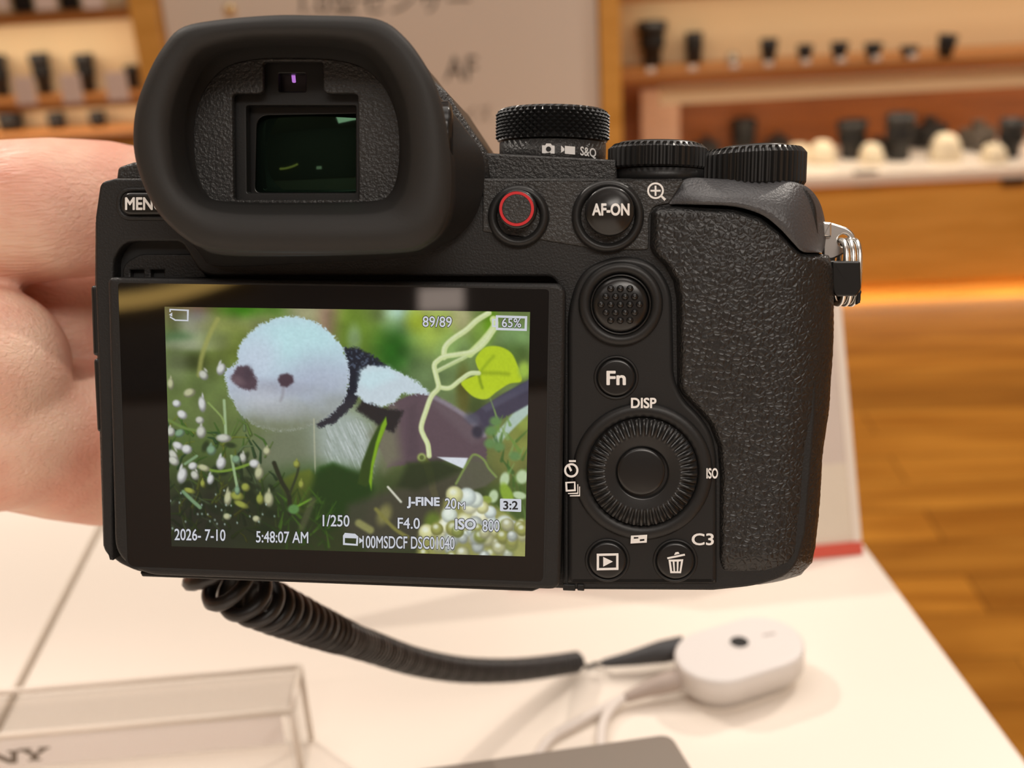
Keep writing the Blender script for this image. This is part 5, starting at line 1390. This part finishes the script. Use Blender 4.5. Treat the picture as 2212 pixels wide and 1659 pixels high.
# ------------------------------------------------------------------ left hand holding the camera
def capsule(V, Fc, a, ra, b, rb, seg=20, rings=6):
    a, b = Vector(a), Vector(b); t = (b - a).normalized(); n = t.orthogonal().normalized(); m_ = t.cross(n)
    prof = []
    for k in range(rings + 1): q = -PI / 2 + PI / 2 * k / rings; prof.append((a + t * ra * math.sin(q), max(1e-5, ra * math.cos(q))))
    for k in range(rings + 1): q = PI / 2 * k / rings; prof.append((b + t * rb * math.sin(q), max(1e-5, rb * math.cos(q))))
    base = len(V)
    for c_, r in prof:
        for i in range(seg):
            w = 2 * PI * i / seg; V.append(c_ + (n * math.cos(w) + m_ * math.sin(w)) * r)
    for r in range(len(prof) - 1):
        for i in range(seg):
            j = (i + 1) % seg; Fc.append((base + r * seg + i, base + r * seg + j, base + (r + 1) * seg + j, base + (r + 1) * seg + i))
    Fc.append(tuple(base + i for i in range(seg))[::-1]); Fc.append(tuple(base + (len(prof) - 1) * seg + i for i in range(seg)))
HV, HF = [], []
def chain(pts):
    P_ = [(at_depth(x, y, d), r) for x, y, d, r in pts]
    for (a, ra), (b, rb) in zip(P_, P_[1:]): capsule(HV, HF, a, ra, b, rb)
# thumb side of the hand, running to the right behind the camera
chain([(-330, 520, .250, .0185), (-120, 478, .243, .0168), (110, 452, .238, .0152), (230, 450, .244, .0148), (330, 440, .258, .0125), (380, 455, .285, .0110), (430, 500, .308, .0088)])
# thenar mound and heel of the palm
chain([(-330, 790, .252, .026), (-160, 800, .240, .0215), (-30, 790, .2335, .0172)])
chain([(-90, 840, .237, .0185), (0, 925, .240, .0182), (110, 940, .250, .0165), (240, 935, .266, .0175)])
# palm body between them, set deeper
chain([(-330, 650, .268, .026), (-60, 650, .270, .0195), (120, 700, .270, .0185), (250, 740, .282, .020)])
chain([(-40, 960, .248, .0135), (120, 1010, .250, .0118), (220, 1028, .262, .0120)])
# wrist and forearm leaving the picture on the left
chain([(-330, 680, .258, .030), (-700, 720, .262, .030), (-1250, 800, .262, .036), (-1900, 900, .262, .042)])
# four fingers round the underside of the lens barrel
for k, d in enumerate((.252, .270, .288, .305)):
    s = (1.0, 1.03, 1.0, .88)[k]; g_ = 2400 / d; cyl = 790.0; lx = 690
    bx, by = 250 + 8 * k, 930 - 6 * k
    def on_lens(deg, r): return (lx + (r * math.cos(math.radians(deg))) * g_ * .97, cyl - (r * math.sin(math.radians(deg))) * g_, d)
    pts = [(bx, by, d - .004 if k else d, .0105)]
    for deg, rr in ((205, .0088), (232, .0084), (256, .0078), (276, .0070)):
        X_, Y_, D_ = on_lens(deg + (4 - k) * 1.0, .0305 + rr * .98); pts.append((X_, Y_, D_, rr * s))
    chain(pts)
hm_ = bpy.data.meshes.new('hand'); hm_.from_pydata([tuple(v) for v in HV], [], HF)
ho = bpy.data.objects.new('tmp', hm_); C.objects.link(ho)
r_ = ho.modifiers.new('r', 'REMESH'); r_.mode = 'VOXEL'; r_.voxel_size = .0011
s_ = ho.modifiers.new('s', 'SMOOTH'); s_.factor = .5; s_.iterations = 14
dg = bpy.context.evaluated_depsgraph_get(); dg.update()
hme = bpy.data.meshes.new_from_object(ho.evaluated_get(dg)); bpy.data.objects.remove(ho); hme.name = 'hand'
hme.polygons.foreach_set('use_smooth', np.ones(len(hme.polygons), dtype=bool))
def skin():
    m = mat('skin', s2l((226, 166, 138)), .45, spec=.4)
    nt = m.node_tree; b = nt.nodes['Principled BSDF']
    b.inputs['Subsurface Weight'].default_value = .25; b.inputs['Subsurface Radius'].default_value = (.004, .0015, .0008); b.inputs['Subsurface Scale'].default_value = 1.0
    tc = nt.nodes.new('ShaderNodeTexCoord')
    mp = nt.nodes.new('ShaderNodeMapping'); mp.inputs['Rotation'].default_value = (0.3, 0.55, .2); mp.inputs['Scale'].default_value = (130, 1300, 1300)
    nt.links.new(tc.outputs['Object'], mp.inputs['Vector'])
    n = nt.nodes.new('ShaderNodeTexNoise'); n.inputs['Scale'].default_value = 1.0; n.inputs['Detail'].default_value = 3; n.inputs['Distortion'].default_value = .8
    nt.links.new(mp.outputs[0], n.inputs['Vector'])
    n2_ = nt.nodes.new('ShaderNodeTexVoronoi'); n2_.inputs['Scale'].default_value = 900; n2_.feature = 'DISTANCE_TO_EDGE'
    nt.links.new(tc.outputs['Object'], n2_.inputs['Vector'])
    mm = nt.nodes.new('ShaderNodeMath'); mm.operation = 'MULTIPLY_ADD'; mm.inputs[1].default_value = .10
    nt.links.new(n2_.outputs['Distance'], mm.inputs[0]); nt.links.new(n.outputs['Fac'], mm.inputs[2])
    bp = nt.nodes.new('ShaderNodeBump'); bp.inputs['Strength'].default_value = .55; bp.inputs['Distance'].default_value = .0009
    nt.links.new(mm.outputs[0], bp.inputs['Height']); nt.links.new(bp.outputs['Normal'], b.inputs['Normal'])
    n3_ = nt.nodes.new('ShaderNodeTexNoise'); n3_.inputs['Scale'].default_value = 55; n3_.inputs['Detail'].default_value = 3
    nt.links.new(tc.outputs['Object'], n3_.inputs['Vector'])
    cr = nt.nodes.new('ShaderNodeValToRGB'); cr.color_ramp.elements[0].position = .35; cr.color_ramp.elements[1].position = .7
    cr.color_ramp.elements[0].color = (*s2l((230, 166, 144)), 1); cr.color_ramp.elements[1].color = (*s2l((246, 206, 182)), 1)
    nt.links.new(n3_.outputs['Fac'], cr.inputs[0]); nt.links.new(cr.outputs[0], b.inputs['Base Color'])
    return m
hme.materials.clear(); hme.materials.append(skin())
tag(link(bpy.data.objects.new('hand', hme)), 'bare left hand gripping the black camera from its side', 'hand')

# ------------------------------------------------------------------ coiled security cable
ctl = [(428, 1130, .2285), (434, 1190, .2278), (468, 1246, .2275), (540, 1290, .233), (640, 1335, .251), (720, 1368, .270), (800, 1397, .297), (900, 1430, .335), (1000, 1447, .370), (1100, 1448, .402), (1180, 1440, .427), (1256, 1428, .447)]
cpts = []
for x, y, d in ctl:
    p = at_depth(x, y, d)
    if p.z < TABLE_Z + .0048: p = on_table(x, y, .0048)
    cpts.append(p)
path = spline(cpts, 900, False)
acc = [0.0]
for i in range(1, len(path)): acc.append(acc[-1] + (path[i] - path[i - 1]).length)
tot = acc[-1]; V_ = []; RR = []
ph = 0.0; nstep = 3600; j = 0
up = Vector((0, 0, 1))
for i in range(nstep):
    s = tot * i / (nstep - 1)
    while j < len(acc) - 2 and acc[j + 1] < s: j += 1
    t = (s - acc[j]) / max(1e-9, acc[j + 1] - acc[j]); p = path[j].lerp(path[min(j + 1, len(path) - 1)], t)
    tg = (path[min(j + 3, len(path) - 1)] - path[max(j - 3, 0)]).normalized(); n_ = tg.cross(up).normalized(); b_ = n_.cross(tg)
    f = s / tot
    pitch = .0054 + (.0026 - .0054) * min(1, f / .35); Rc = .0051 + (.0031 - .0051) * min(1, f / .3); wr = .00158 + (.00128 - .00158) * min(1, f / .3)
    if f > .985: Rc *= max(.15, (1 - f) / .015)
    ph += tot / nstep / pitch * 2 * PI
    V_.append(p + (n_ * math.cos(ph) + b_ * math.sin(ph)) * Rc); RR.append(wr)
cb = empty('security_cable', cpts[4], 'black coiled security cable hanging from the camera down to the white puck', 'cable')
ci = cb.matrix_world.inverted()
M['coil'] = mat('black_coil_sheath', (0.022, 0.020, 0.020), .35)
tube('coil', [ci @ v for v in V_], RR, M['coil'], cb, 8)
ends = spline([V_[-1], at_depth(1268, 1440, .449), at_depth(1285, 1434, .450), on_table(1312, 1431, .005)], 16, False)
tube('lead', [ci @ v for v in ends], .0008, M['coil'], cb, 8)
